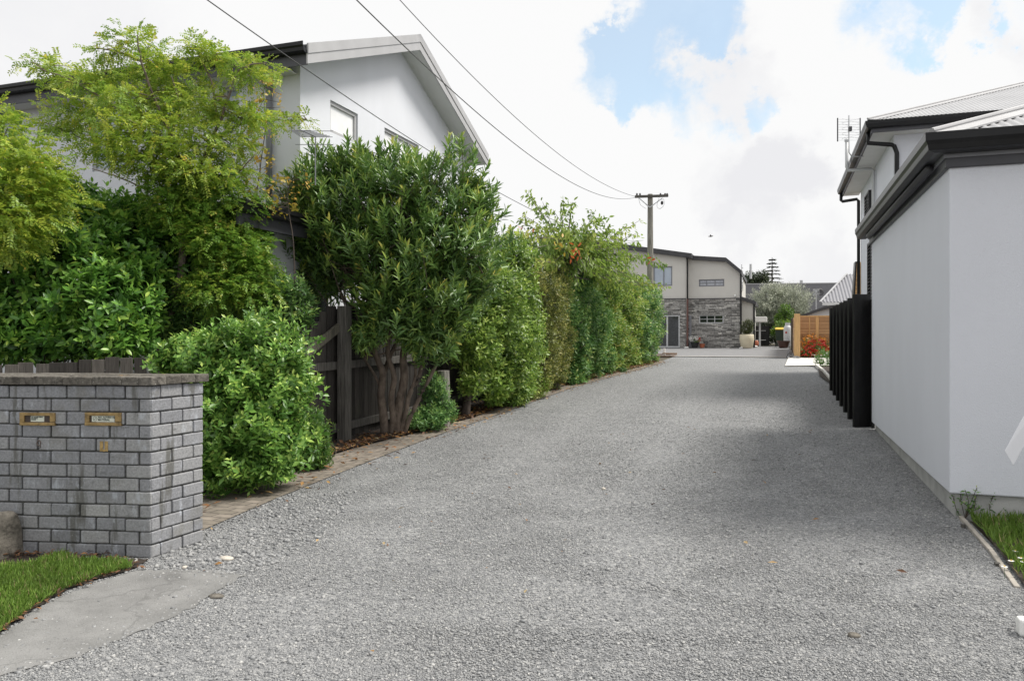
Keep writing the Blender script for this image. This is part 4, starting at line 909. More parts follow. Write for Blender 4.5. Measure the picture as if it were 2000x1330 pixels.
o = MB().lathe(p[0], p[1], [(.2, p[2]), (.31, p[2] + .30), (.33, p[2] + .33), (.33, p[2] + .38), (.29, p[2] + .38), (.26, p[2] + .2)], 18).build('glazed_pot', 'brown_pot', None, p); tag(o, 'wide dark brown glazed pot standing at the end of the court', 'pot')
p = on_v(1524.5, 672, 45.0); p[2] = .85
wb = thing('wheelie_bin', 'dark wheelie bin with yellow lid beside the pale gas cylinder', 'bin', p)
b = MB(); b.hexa([(p[0] - .22, p[1], p[2] + .06), (p[0] + .22, p[1], p[2] + .06), (p[0] + .22, p[1] + .45, p[2] + .06), (p[0] - .22, p[1] + .45, p[2] + .06), (p[0] - .28, p[1] - .05, p[2] + .95), (p[0] + .28, p[1] - .05, p[2] + .95), (p[0] + .28, p[1] + .55, p[2] + .95), (p[0] - .28, p[1] + .55, p[2] + .95)]); b.build('bin_body', 'bin_green', wb, bevel=.02)
b = MB(); b.hexa([(p[0] - .3, p[1] - .1, p[2] + .955), (p[0] + .3, p[1] - .1, p[2] + .955), (p[0] + .3, p[1] + .6, p[2] + .955), (p[0] - .3, p[1] + .6, p[2] + .955), (p[0] - .27, p[1] - .07, p[2] + 1.0), (p[0] + .27, p[1] - .07, p[2] + 1.0), (p[0] + .27, p[1] + .6, p[2] + 1.08), (p[0] - .27, p[1] + .6, p[2] + 1.08)]); b.build('lid', 'bin_yellow', wb, bevel=.015)
for sg in (-.25, .25):
    b = MB(); b.tube([(p[0] + sg - .03, p[1] + .45, p[2] + .1), (p[0] + sg + .03, p[1] + .45, p[2] + .1)], .1, 12); b.build('wheel', 'black_pot', wb)
for i, (x, v_, lab, mt_) in enumerate([(1538, 43.6, 'pale grey gas cylinder with red mark nearest the timber fence end', 'tank'), (1544.5, 44.3, 'second dark shaded gas cylinder tucked behind the pale one', 'grey_metal')]):
    p = on_v(x, 675, v_); p[2] = .84
    tk = thing('gas_cylinder', lab, 'gas cylinder', p)
    b = MB(); b.lathe(p[0], p[1], [(.19, p[2]), (.20, p[2] + .05), (.20, p[2] + 1.02), (.17, p[2] + 1.13), (.08, p[2] + 1.19), (.05, p[2] + 1.2)], 20); b.build('cylinder_body', mt_, tk, smooth=True)
    b = MB(); b.lathe(p[0], p[1], [(.12, p[2] + 1.15), (.12, p[2] + 1.32), (.11, p[2] + 1.32), (.11, p[2] + 1.16)], 16); b.tube([(p[0], p[1], p[2] + 1.15), (p[0], p[1], p[2] + 1.3)], .03, 8); b.build('collar', mt_, tk)
    if i == 0:
        b = MB(); b.tube([(p[0] - .06, p[1] - .175, p[2] + .8), (p[0] - .06, p[1] - .197, p[2] + .8)], .06, 12); b.build('warning_mark', 'tank_red', tk)
# little flat roofed shelter
p = on_v(1484, 676, 46.0); p[2] = .85
sh = thing('garden_shelter', 'small flat white canopy on a slim post beside the far house', 'shelter', p)
zt1 = on_v(1484, 619, 46)[2]; zt0 = on_v(1484, 629, 46)[2]
b = MB(); b.box(on_v(1472, 620, 46)[0], on_v(1498, 620, 46)[0], 45.6, 47.2, zt0, zt1); b.build('canopy', 'white_trim', sh, bevel=.03)
b = MB(); b.box(p[0] - .05, p[0] + .05, 45.95, 46.05, .8, zt0); b.build('post', 'pale_pipe', sh)
b = MB(); b.box(p[0] - .9, p[0] + .5, 48.0, 48.1, .85, zt0 - .2); b.build('back_panel', 'black_paint', sh)
b = MB()
for z in (1.2, 1.75): b.box(p[0] - .8, p[0] + .3, 47.2, 47.6, z, z + .03)
b.build('shelf', 'pale_pipe', sh)
p = on_v(1477, 678, 44.6); p[2] = .83
gn = thing('garden_ornament', 'small orange and white ornament on the ground by the shelter post', 'ornament', p)
lumpy('ornament_body', 'terracotta', None, p, (.13, .12, .2), 40, sub=2); o = bpy.context.scene.objects[-1] if 0 else COL.objects[-1]; o.parent = gn; o.location = (0, 0, .18)
o = lumpy('ornament_base', 'plastic_white', None, p, (.2, .14, .06), 41, sub=2); o.parent = gn; o.location = (-.12, -.08, .05)
for x_, lab in ((1341, 'white round downpipe foot at the left of the stone panel'), (1448.5, 'white round downpipe foot at the right of the stone panel')):
    p = on_v(x_, 682, VF - .75); p[2] = .83; o = lumpy('white_stone', 'plastic_white', None, p, (.13, .1, .06), 42, sub=2); tag(o, lab.replace('downpipe foot', 'stone'), 'stone')

# bricks and planks heap at the end of the hedge
p = gr(1292, 697); hp = thing('plank_heap', 'small heap of old planks and bricks on the court edge by the hedge end', 'plank heap', p)
for i, (dx, dy, dz, a_, ln_) in enumerate([(-.3, .1, .03, .15, .9), (0, -.1, .04, -.1, 1.1), (.2, .2, .10, .25, .8), (.35, -.05, .15, .05, .6)]):
    b = MB(); q = p + np.array([dx, dy, dz]); e_ = np.array([math.cos(a_), math.sin(a_), 0]) * ln_ / 2; b.bar(q - e_, q + e_, .14, .05); b.build('plank', 'plank', hp, bevel=.005)
b = MB(); b.tube([p + np.array([.1, .1, .05]), p + np.array([.1, .1, .36])], .05, 8); b.build('pipe_stub', 'plastic_white', hp)

# ================================================================== CEDAR SLAT FENCE, FLOWERS
pc = gr(1557, 700); VCF = pc[1] + 1.35; u0 = on_v(1563, 650, VCF)[0]
cf = thing('slat_fence', 'new honey coloured timber slat fence behind the red and orange flowers', 'fence', pc)
b = MB(); b.box(pc[0] - .11, pc[0] + .11, pc[1] + .02, pc[1] + .22, .45, on_v(1557, 613, pc[1])[2]); b.build('post', 'cedar_post', cf, bevel=.008)
ztop = on_v(1590, 617, VCF)[2]; b = MB(); z = .68; rg = rngs(50)
while z < ztop - .04: b.box(u0, u0 + 5, VCF - .012, VCF + .012, z, z + .046, float(rg.uniform(0, 1))); z += .058
b.build('slats', 'cedar', cf)
b = MB(); b.box(u0, u0 + 5, VCF - .03, VCF + .03, ztop - .035, ztop + .01); b.build('top_rail', 'cedar_post', cf)
for x_, w_ in ((1581, .04), (1596, .11), (1640, .11)):
    q = on_v(x_, 650, VCF)[0]; b = MB(); b.box(q - w_ / 2, q + w_ / 2, VCF - .05, VCF - .013, .62, ztop - .04); b.build('batten', 'cedar_post', cf)
b = MB(); b.box(u0, u0 + 5, VCF + .04, VCF + .06, .6, ztop - .05); b.build('backing_boards', mat('cedar_back', (.36, .21, .11), .8), cf)
b = MB(); z = .7
while z < ztop - .1: b.box(pc[0] - .09, pc[0] - .07, pc[1] + .23, VCF + 8, z, z + .13, float(rg.uniform(0, 1))); z += .14
b.build('side_boards', 'cedar', cf)
for v_ in (VCF + 2.5, VCF + 5): b = MB(); b.box(pc[0] - .13, pc[0] - .092, v_, v_ + .1, .6, ztop); b.build('post', 'old_wood', cf)
# pebbles in the strip
b = MB(); rg = rngs(51); ico = bmesh.new(); bmesh.ops.create_icosphere(ico, subdivisions=1, radius=1); iv = np.array([tuple(v.co) for v in ico.verts]); ifc = [tuple(v.index for v in f.verts) for f in ico.faces]; ico.free()
for i in range(420):
    v_ = rg.uniform(31.6, 40.5); u_ = np.interp(v_, [31.5, 41], [.36, .56]) + rg.uniform(0, .42); r_ = rg.uniform(.035, .08); b.add(iv * r_ * np.array([1, 1, .6]) * rg.uniform(.8, 1.2, 3) + np.array([u_, v_, gz(v_) + .05]), ifc, float(rg.uniform(.01, 1)))
tag(b.build('pebbles', 'pebbles', None, (0, 0, 0), smooth=True), 'strip of grey river pebbles beside the timber slat fence', 'pebbles', kind='stuff')
def flower_clump(x, y, Z, col, lab, seed, rx=.4, rz=.22, tall=0, n=60):
    p = pt(x, y, Z); p[2] = float(gz(p[1])) + .05
    o = thing('flower_plant', lab, 'flowers', p, 'flowers in front of the slat fence')
    foliage('leaves', 'green', o, [(p + Z3 * rz * .7, np.array([rx, .3, rz]))], 130, 6, .12, .08, .03, seed, kind=4)
    foliage('blooms', col, o, [(p + Z3 * (rz * .9), np.array([rx * 1.02, .32, rz * 1.05]))], n, 7, .03, .055, .05, seed + 1, kind=4, shell=(.95, 1.15), ang=(60, 95))
flower_clump(1575, 697, 30.2, 'red', 'low red flowers at the foot of the fence post', 60, .28, .22, n=70)
flower_clump(1585, 695, 30.6, 'orange', 'pale orange flowers in the middle of the bed', 62, .36, .42, n=110)
flower_clump(1596, 697, 30.2, 'red', 'bright red flower clump spilling over the concrete pad', 64, .36, .34, n=150)
flower_clump(1609, 694, 30.8, 'orange', 'orange flowers nearest the black screen', 66, .34, .40, n=90)
for (x, y, Z, hh, lab, sd_) in ((1577, 693, 31.2, .95, 'leggy purple grey plant by the fence post', 70), (1606, 690, 31.4, 1.35, 'tall airy green plant leaning on the slat fence', 72)):
    p = pt(x, y, Z); p[2] = float(gz(p[1])) + .05; o = thing('tall_plant', lab, 'plant', p)
    b = MB(); rg = rngs(sd_)
    for i in range(9): b.tube([p, p + np.array([rg.uniform(-.35, .35), rg.uniform(-.1, .1), hh * rg.uniform(.7, 1)])], [.008, .003], 4)
    b.build('stems', 'bark_dark', o); foliage('leaves', 'potplant', o, [(p + Z3 * hh * .6, np.array([.38, .2, hh * .45]))], 130, 6, .16, .07, .02, sd_ + 1, kind=4, shell=(.2, 1))
# shrub with pale flowers at the near corner of the pad, timber edging of that bed
p = gr(1611, 716); o = thing('low_shrub', 'low leafy shrub with small pale flowers beside the black screen end', 'shrub', p)
foliage('leaves', 'green', o, [(p + Z3 * .25 + np.array([.1, 0, 0]), np.array([.42, .4, .34]))], 240, 6, .14, .07, .03, 75, kind=5)
foliage('blooms', 'whiteflower', o, [(p + Z3 * .3, np.array([.42, .4, .32]))], 30, 5, .02, .035, .03, 76, kind=4, shell=(1, 1.1))
b = MB(); ed = [gr(1594, 717), gr(1608, 728), gr(1620, 742), gr(1630, 760)]
for a_, e_ in zip(ed[:-1], ed[1:]): b.bar(a_ + Z3 * .05, e_ + Z3 * .05, .06, .1)
tag(b.build('garden_edging', 'pad', None, ed[0]), 'pale curved edging of the bed beside the black screen', 'edging')

# ================================================================== BUILDINGS BEYOND
sl = thing('slate_roof_house', 'house with long dark slate roof behind the silver tree', 'house', pt(1540, 640, 62))
def quad_roof(mb, px4, Zs, th=.12): P = [pt(x, y, z) for (x, y), z in zip(px4, Zs)]; mb.hexa([q - Z3 * th for q in P] + P)
b = MB(); quad_roof(b, [(1420, 645), (1660, 640), (1650, 553.5), (1420, 556)], [60, 60, 66, 66]); b.build('roof', 'slate', sl)
b = MB(); quad_roof(b, [(1420, 556.6), (1650, 554.0), (1650, 551.8), (1420, 554.4)], [65.9, 65.9, 66.2, 66.2], .1); b.build('ridge_cap', 'charcoal', sl)
q0, q1 = pt(1420, 645, 60.6), pt(1660, 640, 60.6); b = MB(); b.prism([(q0[0], q0[1], .8), (q1[0], q1[1], .8), q1 - Z3 * .2, q0 - Z3 * .2], (0, 6, 0)); b.build('wall', 'render_grey', sl)
b = MB(); p = pt(1565, 553, 66.5); b.box(p[0] - .12, p[0] + .12, p[1], p[1] + .25, p[2] - .3, p[2] + .25); b.build('flue', 'pale_pipe', sl)
ci = thing('corrugated_roof_house', 'low house with grey corrugated hip roof behind the timber slat fence', 'house', pt(1640, 640, 40))
pe, pr = pt(1602, 590.5, 39.0), pt(1654, 535.5, 43.0); ue = pe[0]; ve = pe[1]; ze_ = pe[2]; rise = pr[2] - ze_
b = MB(); runv = pr[1] - ve; ang_ = math.atan2(rise, runv); nrm3 = np.array([0, -math.sin(ang_), math.cos(ang_)]); wdt = 9.0
UHIP = pr[0] - ue
def fn(s_, t):
    u = ue + wdt * s_; f_ = min(1, (u - ue) / UHIP) * t; return (u, ve + runv * f_, ze_ + rise * f_), nrm3
corrugated(b, fn, int(wdt / .16 * 8), 2, wdt / .16, .03); b.build('roof', mat('iron_grey', (.24, .24, .26), .5, .08, 3), ci, smooth=True)
b = MB(); b.bar(np.array([ue, ve, ze_ + .03]), np.array([ue + UHIP, ve + runv, ze_ + rise + .03]), .10, .04); b.build('ridge_flashing', 'roof_iron', ci)
b = MB(); b.box(ue + .1, ue + 9, ve - .12, ve, ze_ - .16, ze_ - .02); b.build('gutter', 'white_trim', ci)
b = MB(); b.box(ue + .45, ue + 9, ve + .4, ve + 7, .6, ze_ - .1); b.build('wall', 'render_grey', ci)
sd = thing('low_gabled_shed', 'pale walled shed with dark sloping roof edge above the slat fence', 'shed', pt(1600, 680, 36.5))
b = MB(); P = [pt(1575, 690, 36.5), pt(1680, 690, 36.5), pt(1680, 590, 36.5), pt(1640, 597, 36.5), pt(1575, 615, 36.5)]; P[0][2] = P[1][2] = .6; b.prism(P, (0, 1.5, 0)); b.build('wall', 'house_wall', sd)
b = MB()
for a_, e_ in (((1560, 617), (1612, 598)), ((1612, 598), (1690, 588))):
    q0, q1 = pt(*a_, 36.2), pt(*e_, 36.2); b.hexa([q0 - Z3 * .13, q1 - Z3 * .13, q1 - Z3 * .13 + np.array([0, 1.8, 0]), q0 - Z3 * .13 + np.array([0, 1.8, 0]), q0, q1, q1 + np.array([0, 1.8, 0]), q0 + np.array([0, 1.8, 0])])
b.build('roof', 'charcoal', sd)
# aerial + dish near the shed
p = pt(1594, 600, 38.0); ad = thing('tv_aerial', 'grid aerial and round dish on a pole in front of the slate roof', 'aerial', p - Z3 * .3)
b = MB(); b.tube([p - Z3 * .5, p + Z3 * .85], .03, 6); b.build('mast', 'galv', ad)
ct = pt(1594, 571.5, 37.9); ex_ = np.array([c, s, 0]); b = MB()
for k_ in np.linspace(-.15, .15, 5): b.tube([ct - ex_ * .15 + Z3 * k_, ct + ex_ * .15 + Z3 * k_], .008, 4); b.tube([ct - Z3 * .15 + ex_ * k_, ct + Z3 * .15 + ex_ * k_], .008, 4)
b.tube([ct - ex_ * .15 - Z3 * .15, ct + ex_ * .15 + Z3 * .15], .012, 4); b.tube([ct + ex_ * .15 - Z3 * .15, ct - ex_ * .15 + Z3 * .15], .012, 4); b.build('grid', 'galv', ad)
dc = pt(1601, 571, 38.4); b = MB(); fwd = np.array([s, -c, .25]); fwd /= np.linalg.norm(fwd); xx = unit(np.cross(fwd, Z3)); yy = np.cross(xx, fwd)
V = [dc]; 
for ri in (.5, 1): V += [dc + (xx * math.cos(t) + yy * math.sin(t)) * .19 * ri + fwd * .05 * ri * ri for t in np.linspace(0, 2 * math.pi, 17)[:-1]]
b.add(V, [(0, 1 + i, 1 + (i + 1) % 16) for i in range(16)] + [(1 + i, 17 + i, 17 + (i + 1) % 16, 1 + (i + 1) % 16) for i in range(16)]); o = b.build('dish', 'charcoal', ad, smooth=True)
md = o.modifiers.new('solid', 'SOLIDIFY'); md.thickness = .01
# small brown weatherboard gable
wg = thing('weatherboard_house', 'narrow glimpse of a steep gable with brown timber weatherboards above the black screen', 'house', pt(1676, 640, 30))
P = [pt(1667, 600, 30), pt(1716, 600, 30), pt(1716, 512, 30), pt(1672, 512, 30)]
b = MB(); q0 = P[0]; b.prism([(q0[0], q0[1], .5), (P[1][0], P[1][1], .5), P[2], P[3], P[0]], (0, .5, 0)); b.build('wall', 'cedar_post', wg)
b = MB(); z = P[0][2] - 2
while z < P[3][2] - .1:
    t = max(0, (z - P[0][2]) / (P[3][2] - P[0][2])); xl = P[0] + (P[3] - P[0]) * t; b.hexa([(xl[0], xl[1] - .012, z), (P[1][0], P[1][1] - .012, z), (P[1][0], P[1][1] - .002, z), (xl[0], xl[1] - .002, z), (xl[0], xl[1] - .03, z + .02), (P[1][0], P[1][1] - .03, z + .02), (P[1][0], P[1][1] - .002, z + .16), (xl[0], xl[1] - .002, z + .16)], .5); z += .17
b.build('weatherboards', mat('boards_brown', (.46, .27, .10), .6, .2, 4), wg)
b = MB(); d0 = np.array([-.05, -.25, 0]); b.hexa([P[0] + d0, P[0] + d0 + np.array([.06, 0, 0]), P[0] + d0 + np.array([.06, .7, 0]), P[0] + d0 + np.array([0, .7, 0]), P[3] + d0, P[3] + d0 + np.array([.06, 0, 0]), P[3] + d0 + np.array([.06, .7, 0]), P[3] + d0 + np.array([0, .7, 0])]); b.build('roof_edge', 'dark_metal', wg)

# ================================================================== UTILITY POLE AND LINES
Pp = pt(1270, 640, 29); Pp[2] = float(gz(Pp[1])); ztop = pt(1271, 379.5, 29)[2]
up = thing('utility_pole', 'weathered timber power pole with one crossarm rising behind the cherry tree', 'utility pole', Pp)
b = MB(); b.tube([Pp, np.array([Pp[0], Pp[1], ztop - .02]), np.array([Pp[0], Pp[1], ztop])], [.145, .098, .09], 14); b.build('pole', 'pole_wood', up, smooth=False)
aL, aR = pt(1240, 384.5, 28.87), pt(1305, 382.5, 28.87)
b = MB(); b.bar(aL, aR, .10, .09); b.build('crossarm', 'old_wood', up, bevel=.006)
pb_ = np.array([Pp[0], Pp[1] - .115, ztop - .52])
for sg in (1248, 1294):
    b = MB(); b.bar(pt(sg, 387, 28.8), pb_, .02, .035); b.build('brace', 'galv', up)
for x_ in (1244, 1250, 1290, 1299, 1303):
    q = pt(x_, 381, 28.87); b = MB(); b.lathe(q[0], q[1], [(.02, q[2] - .03), (.035, q[2]), (.035, q[2] + .04), (.015, q[2] + .07)], 8); b.build('insulator', 'charcoal', up)
b = MB(); q = pt(1293, 393, 28.8); b.tube([q + Z3 * .12, q], .006, 5); b.lathe(q[0], q[1], [(.02, q[2]), (.05, q[2] - .03), (.05, q[2] - .1), (.02, q[2] - .14)], 8); b.build('cut_out_fuse', 'black_iron', up)
b = MB(); P = [pt(1288, 385, 28.8), pt(1283, 402, 28.75), pt(1289, 408, 28.75), pt(1297, 400, 28.75), pt(1296, 388, 28.8)]; b.tube(smooth_path(P, 5), .006, 5); b.tube(smooth_path([pt(1247, 386, 28.8), pt(1251, 400, 28.8), pt(1262, 408, 28.8)], 5), .006, 5); b.build('jumper_wire', 'cable', up)
A_ = pt(1241, 386, 28.87)
for (a_, e_, sag, lab, r_) in ((A_, (-4.036, -1.203, 6.107), 1.4186, 'lower of the two overhead wires that meet at the pole crossarm', .0075), (A_ + np.array([.05, 0, .02]), (-6.336, 1.479, 9.16), 1.415, 'upper of the two overhead wires that meet at the pole crossarm', .0075), (np.array([-4.78, 28.95, 5.056]), (-4.744, -3.454, 5.572), 1.26, 'overhead service wire crossing in front of the gabled house', .006)):
    a_ = np.array(a_); e_ = np.array(e_); t = np.linspace(0, 1, 60)[:, None]; P = a_ + (e_ - a_) * t; P[:, 2] -= sag * 4 * t[:, 0] * (1 - t[:, 0])
    tag(MB().tube(list(P), r_, 5).build('overhead_wire', 'cable', None, a_, smooth=True), lab, 'wire')

# ================================================================== RIGHT EDGE: edging, sign, peg
ed = [np.array([1.375, 6.93, .0]), np.array([1.36, 5.95, -.012]), np.array([1.31, 5.15, -.022])]
te = thing('timber_edging', 'grey timber edging boards between the gravel and the right hand lawn', 'edging', ed[0])
for a_, e_ in zip(ed[:-1], ed[1:]):
    b = MB(); d_ = unit(e_ - a_); b.bar(a_ - Z3 * .015, e_ - d_ * .01 - Z3 * .015, .032, .10); b.build('board', mat('edge_wood', (.36, .33, .29), .85, .3, 6, .4, 30., stretch=(2, .6, 2)), te, bevel=.005)
b = MB(); b.box(1.315, 1.342, 6.60, 6.64, -.05, .035); b.build('peg', 'old_wood', te)
b = MB(); b.box(1.305, 1.334, 5.60, 5.64, -.05, .02); b.build('peg', 'old_wood', te)
sg = thing('sign_board', 'white tilted sign board poking in at the right edge in front of the garage', 'sign', pt(2010, 1010, 4.9))
p0 = pt(1979, 909, 4.9); p1 = pt(1962, 881, 4.85); d1 = pt(2060, 700, 4.95) - p1
b = MB(); b.hexa([p0, p1, p1 + d1, p0 + d1 + np.array([.02, 0, .02]), p0 + np.array([.004, .012, 0]), p1 + np.array([.004, .012, 0]), p1 + d1 + np.array([.004, .012, 0]), p0 + d1 + np.array([.024, .012, .02])]); b.build('board', 'sign_white', sg, bevel=.003)
b = MB(); b.bar(pt(2025, 1010, 5.0), pt(2018, 850, 5.0), .03, .03, up=(0, 1, 0)); b.build('stake', 'old_wood', sg)
p = pt(2003, 1240, 3.75); p[2] = 0
b = MB(); w_ = .035; b.box(p[0] - w_, p[0] + w_, p[1] - w_, p[1] + w_, 0, .085); o = b.build('marker_peg', 'plastic_white', None, p, bevel=.012); tag(o, 'short white plastic peg at the lower right edge of the gravel', 'peg')

# bird
p = pt(1388, 462, 60); bd = thing('bird', 'tiny dark bird gliding in the pale sky right of the pole', 'bird', p)
bm = bmesh.new(); b = MB(); b.tube([p - np.array([.2, 0, 0]), p - np.array([.1, 0, -.01]), p, p + np.array([.14, 0, .02]), p + np.array([.2, 0, .03])], [.01, .04, .05, .035, .012], 8)
b.add([p + np.array(q) for q in [(-.04, 0, .04), (.08, 0, .04), (.03, .38, .10), (-.03, .36, .10)]], [(0, 1, 2, 3)]); b.add([p + np.array(q) for q in [(-.04, 0, .04), (.08, 0, .04), (.03, -.38, .10), (-.03, -.36, .10)]], [(0, 1, 2, 3)])
bm.free(); b.build('bird_body', 'bird', bd)
#PART3
# ================================================================== VEGETATION
def fronds(rng, P, D, m, ln, lL, lW, tone=(.2, .8), droop=.25):
    """pinnate leaves: m pairs of leaflets on both sides of a drooping midrib"""
    n = len(P); D = unit(D); S = unit(np.cross(D, np.array([0, 0, 1.0]) + rng.normal(size=(n, 3)) * .35)); U = np.cross(S, D)
    t = np.repeat(np.linspace(.12, 1, m), 2)[None, :] * np.ones((n, 1)); sd = np.tile([1, -1], m)[None, :] * np.ones((n, 1))
    ln = ln * rng.uniform(.65, 1.25, (n, 1))
    B = P[:, None] + D[:, None] * (t * ln)[..., None] + np.array([0, 0, -1]) * (droop * t ** 2 * ln)[..., None]
    LD = D[:, None] * .55 + S[:, None] * sd[..., None] + np.array([0, 0, -.25]) + rng.normal(size=(n, 2 * m, 3)) * .18
    NN = U[:, None] + rng.normal(size=(n, 2 * m, 3)) * .25
    sz = rng.uniform(.75, 1.2, (n, 2 * m)); to = rng.uniform(tone[0], tone[1], (n, 1)) + rng.normal(0, .1, (n, 2 * m))
    f = lambda q: q.reshape(-1, q.shape[-1])
    return (f(B), f(LD), f(NN), (sz * lL).reshape(-1), (sz * lW).reshape(-1), to.reshape(-1), 4)
def twigs(mb, rng, P, root, r=.006, n=None, sag=.1):
    for q in (P if n is None else P[rng.choice(len(P), min(n, len(P)), replace=False)]):
        rt = root[rng.integers(len(root))] if isinstance(root, list) else root
        mid = (rt + q) / 2 + rng.normal(size=3) * .06 - Z3 * sag * np.linalg.norm(q - rt)
        mb.tube(smooth_path([rt, mid, q], 4), list(np.linspace(r * 1.8, r * .5, 9)), 4, cap=False)
def shrub(name, label, cat, base, leafm, lobes, n, m, ln, lL, lW, seed, inner=.25, stems=6, bark='bark_dark', kind=5, stem_r=.03, group=None, **kw):
    rg = rngs(seed); o = thing(name, label, cat, base, group)
    ck = {k: kw.pop(k) for k in ('shell', 'lump', 'back', 'reject') if k in kw}
    P, nn = crown(rg, lobes, n, **ck); gs = [shoots(rg, P, nn, m, ln, lL, lW, kind=kind, **kw)]
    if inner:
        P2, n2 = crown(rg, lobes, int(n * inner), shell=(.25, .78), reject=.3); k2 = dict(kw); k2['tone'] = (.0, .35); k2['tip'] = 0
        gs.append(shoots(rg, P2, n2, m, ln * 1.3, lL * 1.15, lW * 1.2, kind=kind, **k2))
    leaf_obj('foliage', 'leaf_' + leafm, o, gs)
    if stems:
        b = MB(); base = np.array(base, float)
        for i in range(stems):
            L_ = lobes[i % len(lobes)]; q = L_[0] + rg.normal(size=3) * L_[1] * .3
            s0 = base + np.array([rg.normal() * .08, rg.normal() * .06, -.05]); mid = s0 * .45 + q * .55 + np.array([0, 0, -.1]); b.tube(smooth_path([s0, mid, q], 4), list(np.linspace(stem_r, stem_r * .35, 9)), 6)
            for k in range(5):
                q2 = L_[0] + unit(rg.normal(size=3)) * L_[1] * .8; b.tube(smooth_path([mid, (mid + q2) / 2 + rg.normal(size=3) * .05, q2], 3), list(np.linspace(stem_r * .45, stem_r * .15, 7)), 4, cap=False)
        b.build('stems', bark, o, smooth=True)
    return o

# broadleaf hedge behind the low fence
Zb = 8.5
lob = [lobe(40, 560, 120, 110, Zb, .7), lobe(150, 500, 110, 95, Zb + .2, .7), lobe(215, 590, 95, 95, Zb - .15, .65), lobe(60, 655, 120, 55, Zb - .25, .5), lobe(190, 655, 110, 48, Zb - .25, .5), lobe(270, 500, 85, 85, Zb + .5, .6), lobe(265, 430, 65, 55, Zb + .7, .5), lobe(60, 450, 100, 80, Zb + .4, .6), lobe(-90, 560, 110, 150, Zb, .8), lobe(255, 655, 40, 42, Zb - .3, .3), lobe(140, 410, 90, 60, Zb + .8, .6)]
bs = pt(130, 800, Zb); bs[2] = .05
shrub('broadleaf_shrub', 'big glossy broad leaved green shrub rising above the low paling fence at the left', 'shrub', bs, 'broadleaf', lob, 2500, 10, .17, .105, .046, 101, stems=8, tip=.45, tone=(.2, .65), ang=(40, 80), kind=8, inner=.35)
# dark shrub behind, between hedge and multi-stemmed tree
Zb = 9.6
lob = [lobe(440, 520, 100, 70, Zb, .5), lobe(525, 585, 80, 60, Zb - .2, .45), lobe(400, 600, 80, 80, Zb - .3, .5), lobe(470, 460, 60, 50, Zb + .2, .4), lobe(575, 600, 45, 50, Zb - .1, .35), lobe(330, 620, 60, 70, Zb - .5, .4), lobe(370, 500, 70, 70, Zb + .1, .45), lobe(330, 540, 60, 70, Zb - .2, .4), lobe(400, 430, 60, 50, Zb + .3, .4), lobe(310, 460, 60, 60, Zb + .1, .4)]
bs = pt(450, 800, Zb - .3); bs[2] = .05
shrub('dark_shrub', 'dark glossy green shrub between the fine leaved tree and the multi stemmed tree', 'shrub', bs, 'darkleaf', lob, 2200, 9, .15, .075, .032, 102, stems=7, tone=(.25, .8), kind=5, inner=.3)
# rounded shrub beside the letterbox
Zb = 7.25
lob = [lobe(480, 720, 92, 95, Zb, .45), lobe(455, 800, 62, 100, Zb - .1, .45), lobe(530, 790, 72, 100, Zb, .45), lobe(470, 880, 78, 62, Zb - .15, .4), lobe(545, 860, 50, 60, Zb, .35), lobe(440, 690, 55, 55, Zb, .4), lobe(555, 720, 45, 75, Zb + .1, .35), lobe(395, 790, 30, 100, Zb + .1, .3), lobe(350, 700, 35, 40, Zb + .2, .3), lobe(440, 905, 50, 42, Zb - .2, .3), lobe(510, 900, 55, 40, Zb - .1, .3)]
bs = gr(480, 935)
shrub('rounded_shrub', 'dense rounded bright green shrub between the letterbox and the tall fence', 'shrub', bs, 'orange_blossom', lob, 2300, 9, .14, .074, .034, 103, stems=6, tone=(.1, .8), tip=.55, lump=.26, kind=5, inner=.35, ang=(38, 80), shell=(.72, 1.16))
lob = [lobe(605, 850, 34, 52, 8.3, .24), lobe(580, 870, 34, 45, 8.2, .24), lobe(622, 880, 24, 38, 8.3, .2)]
shrub('narrow_leaved_bush', 'small upright narrow leaved bush at the foot of the fence post', 'shrub', gr(605, 912), 'low_narrow', lob, 560, 9, .12, .055, .014, 104, stems=5, up=1.0, tone=(.2, .8), kind=5, ang=(25, 60))

# fine-leaved tree
Zt = 9.0
o = thing('fine_leaved_tree', 'airy yellow green fine leaved tree with slender trunk in front of the gabled house', 'tree', pt(312, 690, Zt) * np.array([1, 1, 0]) + np.array([0, 0, .05]))
b = MB(); rg = rngs(110)
base = ORG[o]
trunk = [base, pt(308, 690, Zt), pt(330, 620, Zt), pt(352, 545, Zt), pt(358, 470, Zt), pt(360, 400, Zt), pt(358, 362, Zt)]
limb(b, trunk, .062, .034, 10, rg, .05)
limb(b, [pt(330, 700, Zt) * np.array([1, 1, 0]), pt(322, 660, Zt), pt(305, 600, Zt - .1), pt(300, 560, Zt - .1)], .05, .02, 8)
BR = [[(358, 362), (385, 335), (425, 250), (447, 190), (470, 135), (520, 122)], [(358, 362), (345, 290), (300, 190), (276, 120), (268, 70)], [(350, 320), (280, 260), (215, 205), (155, 165), (80, 135)], [(385, 330), (430, 270), (480, 240), (540, 235), (600, 235)], [(425, 250), (415, 170), (395, 120), (380, 95)], [(355, 350), (300, 310), (220, 290), (130, 260), (90, 240)],
      [(358, 380), (410, 350), (460, 340), (500, 300)], [(345, 290), (350, 210), (335, 150)], [(360, 420), (300, 380), (240, 350), (180, 330)], [(358, 440), (420, 420), (470, 420)], [(276, 120), (225, 100), (180, 95)], [(330, 270), (355, 190), (400, 150)]]
tip_dirs = []; cent = []
for i, br in enumerate(BR):
    dz = rg.uniform(-.7, .7); P = [pt(x, y, Zt + dz * k / (len(br) - 1)) for k, (x, y) in enumerate(br)]
    limb(b, P, .026 if i < 4 else .017, .005, 6, rg, .15); cent.append(P)
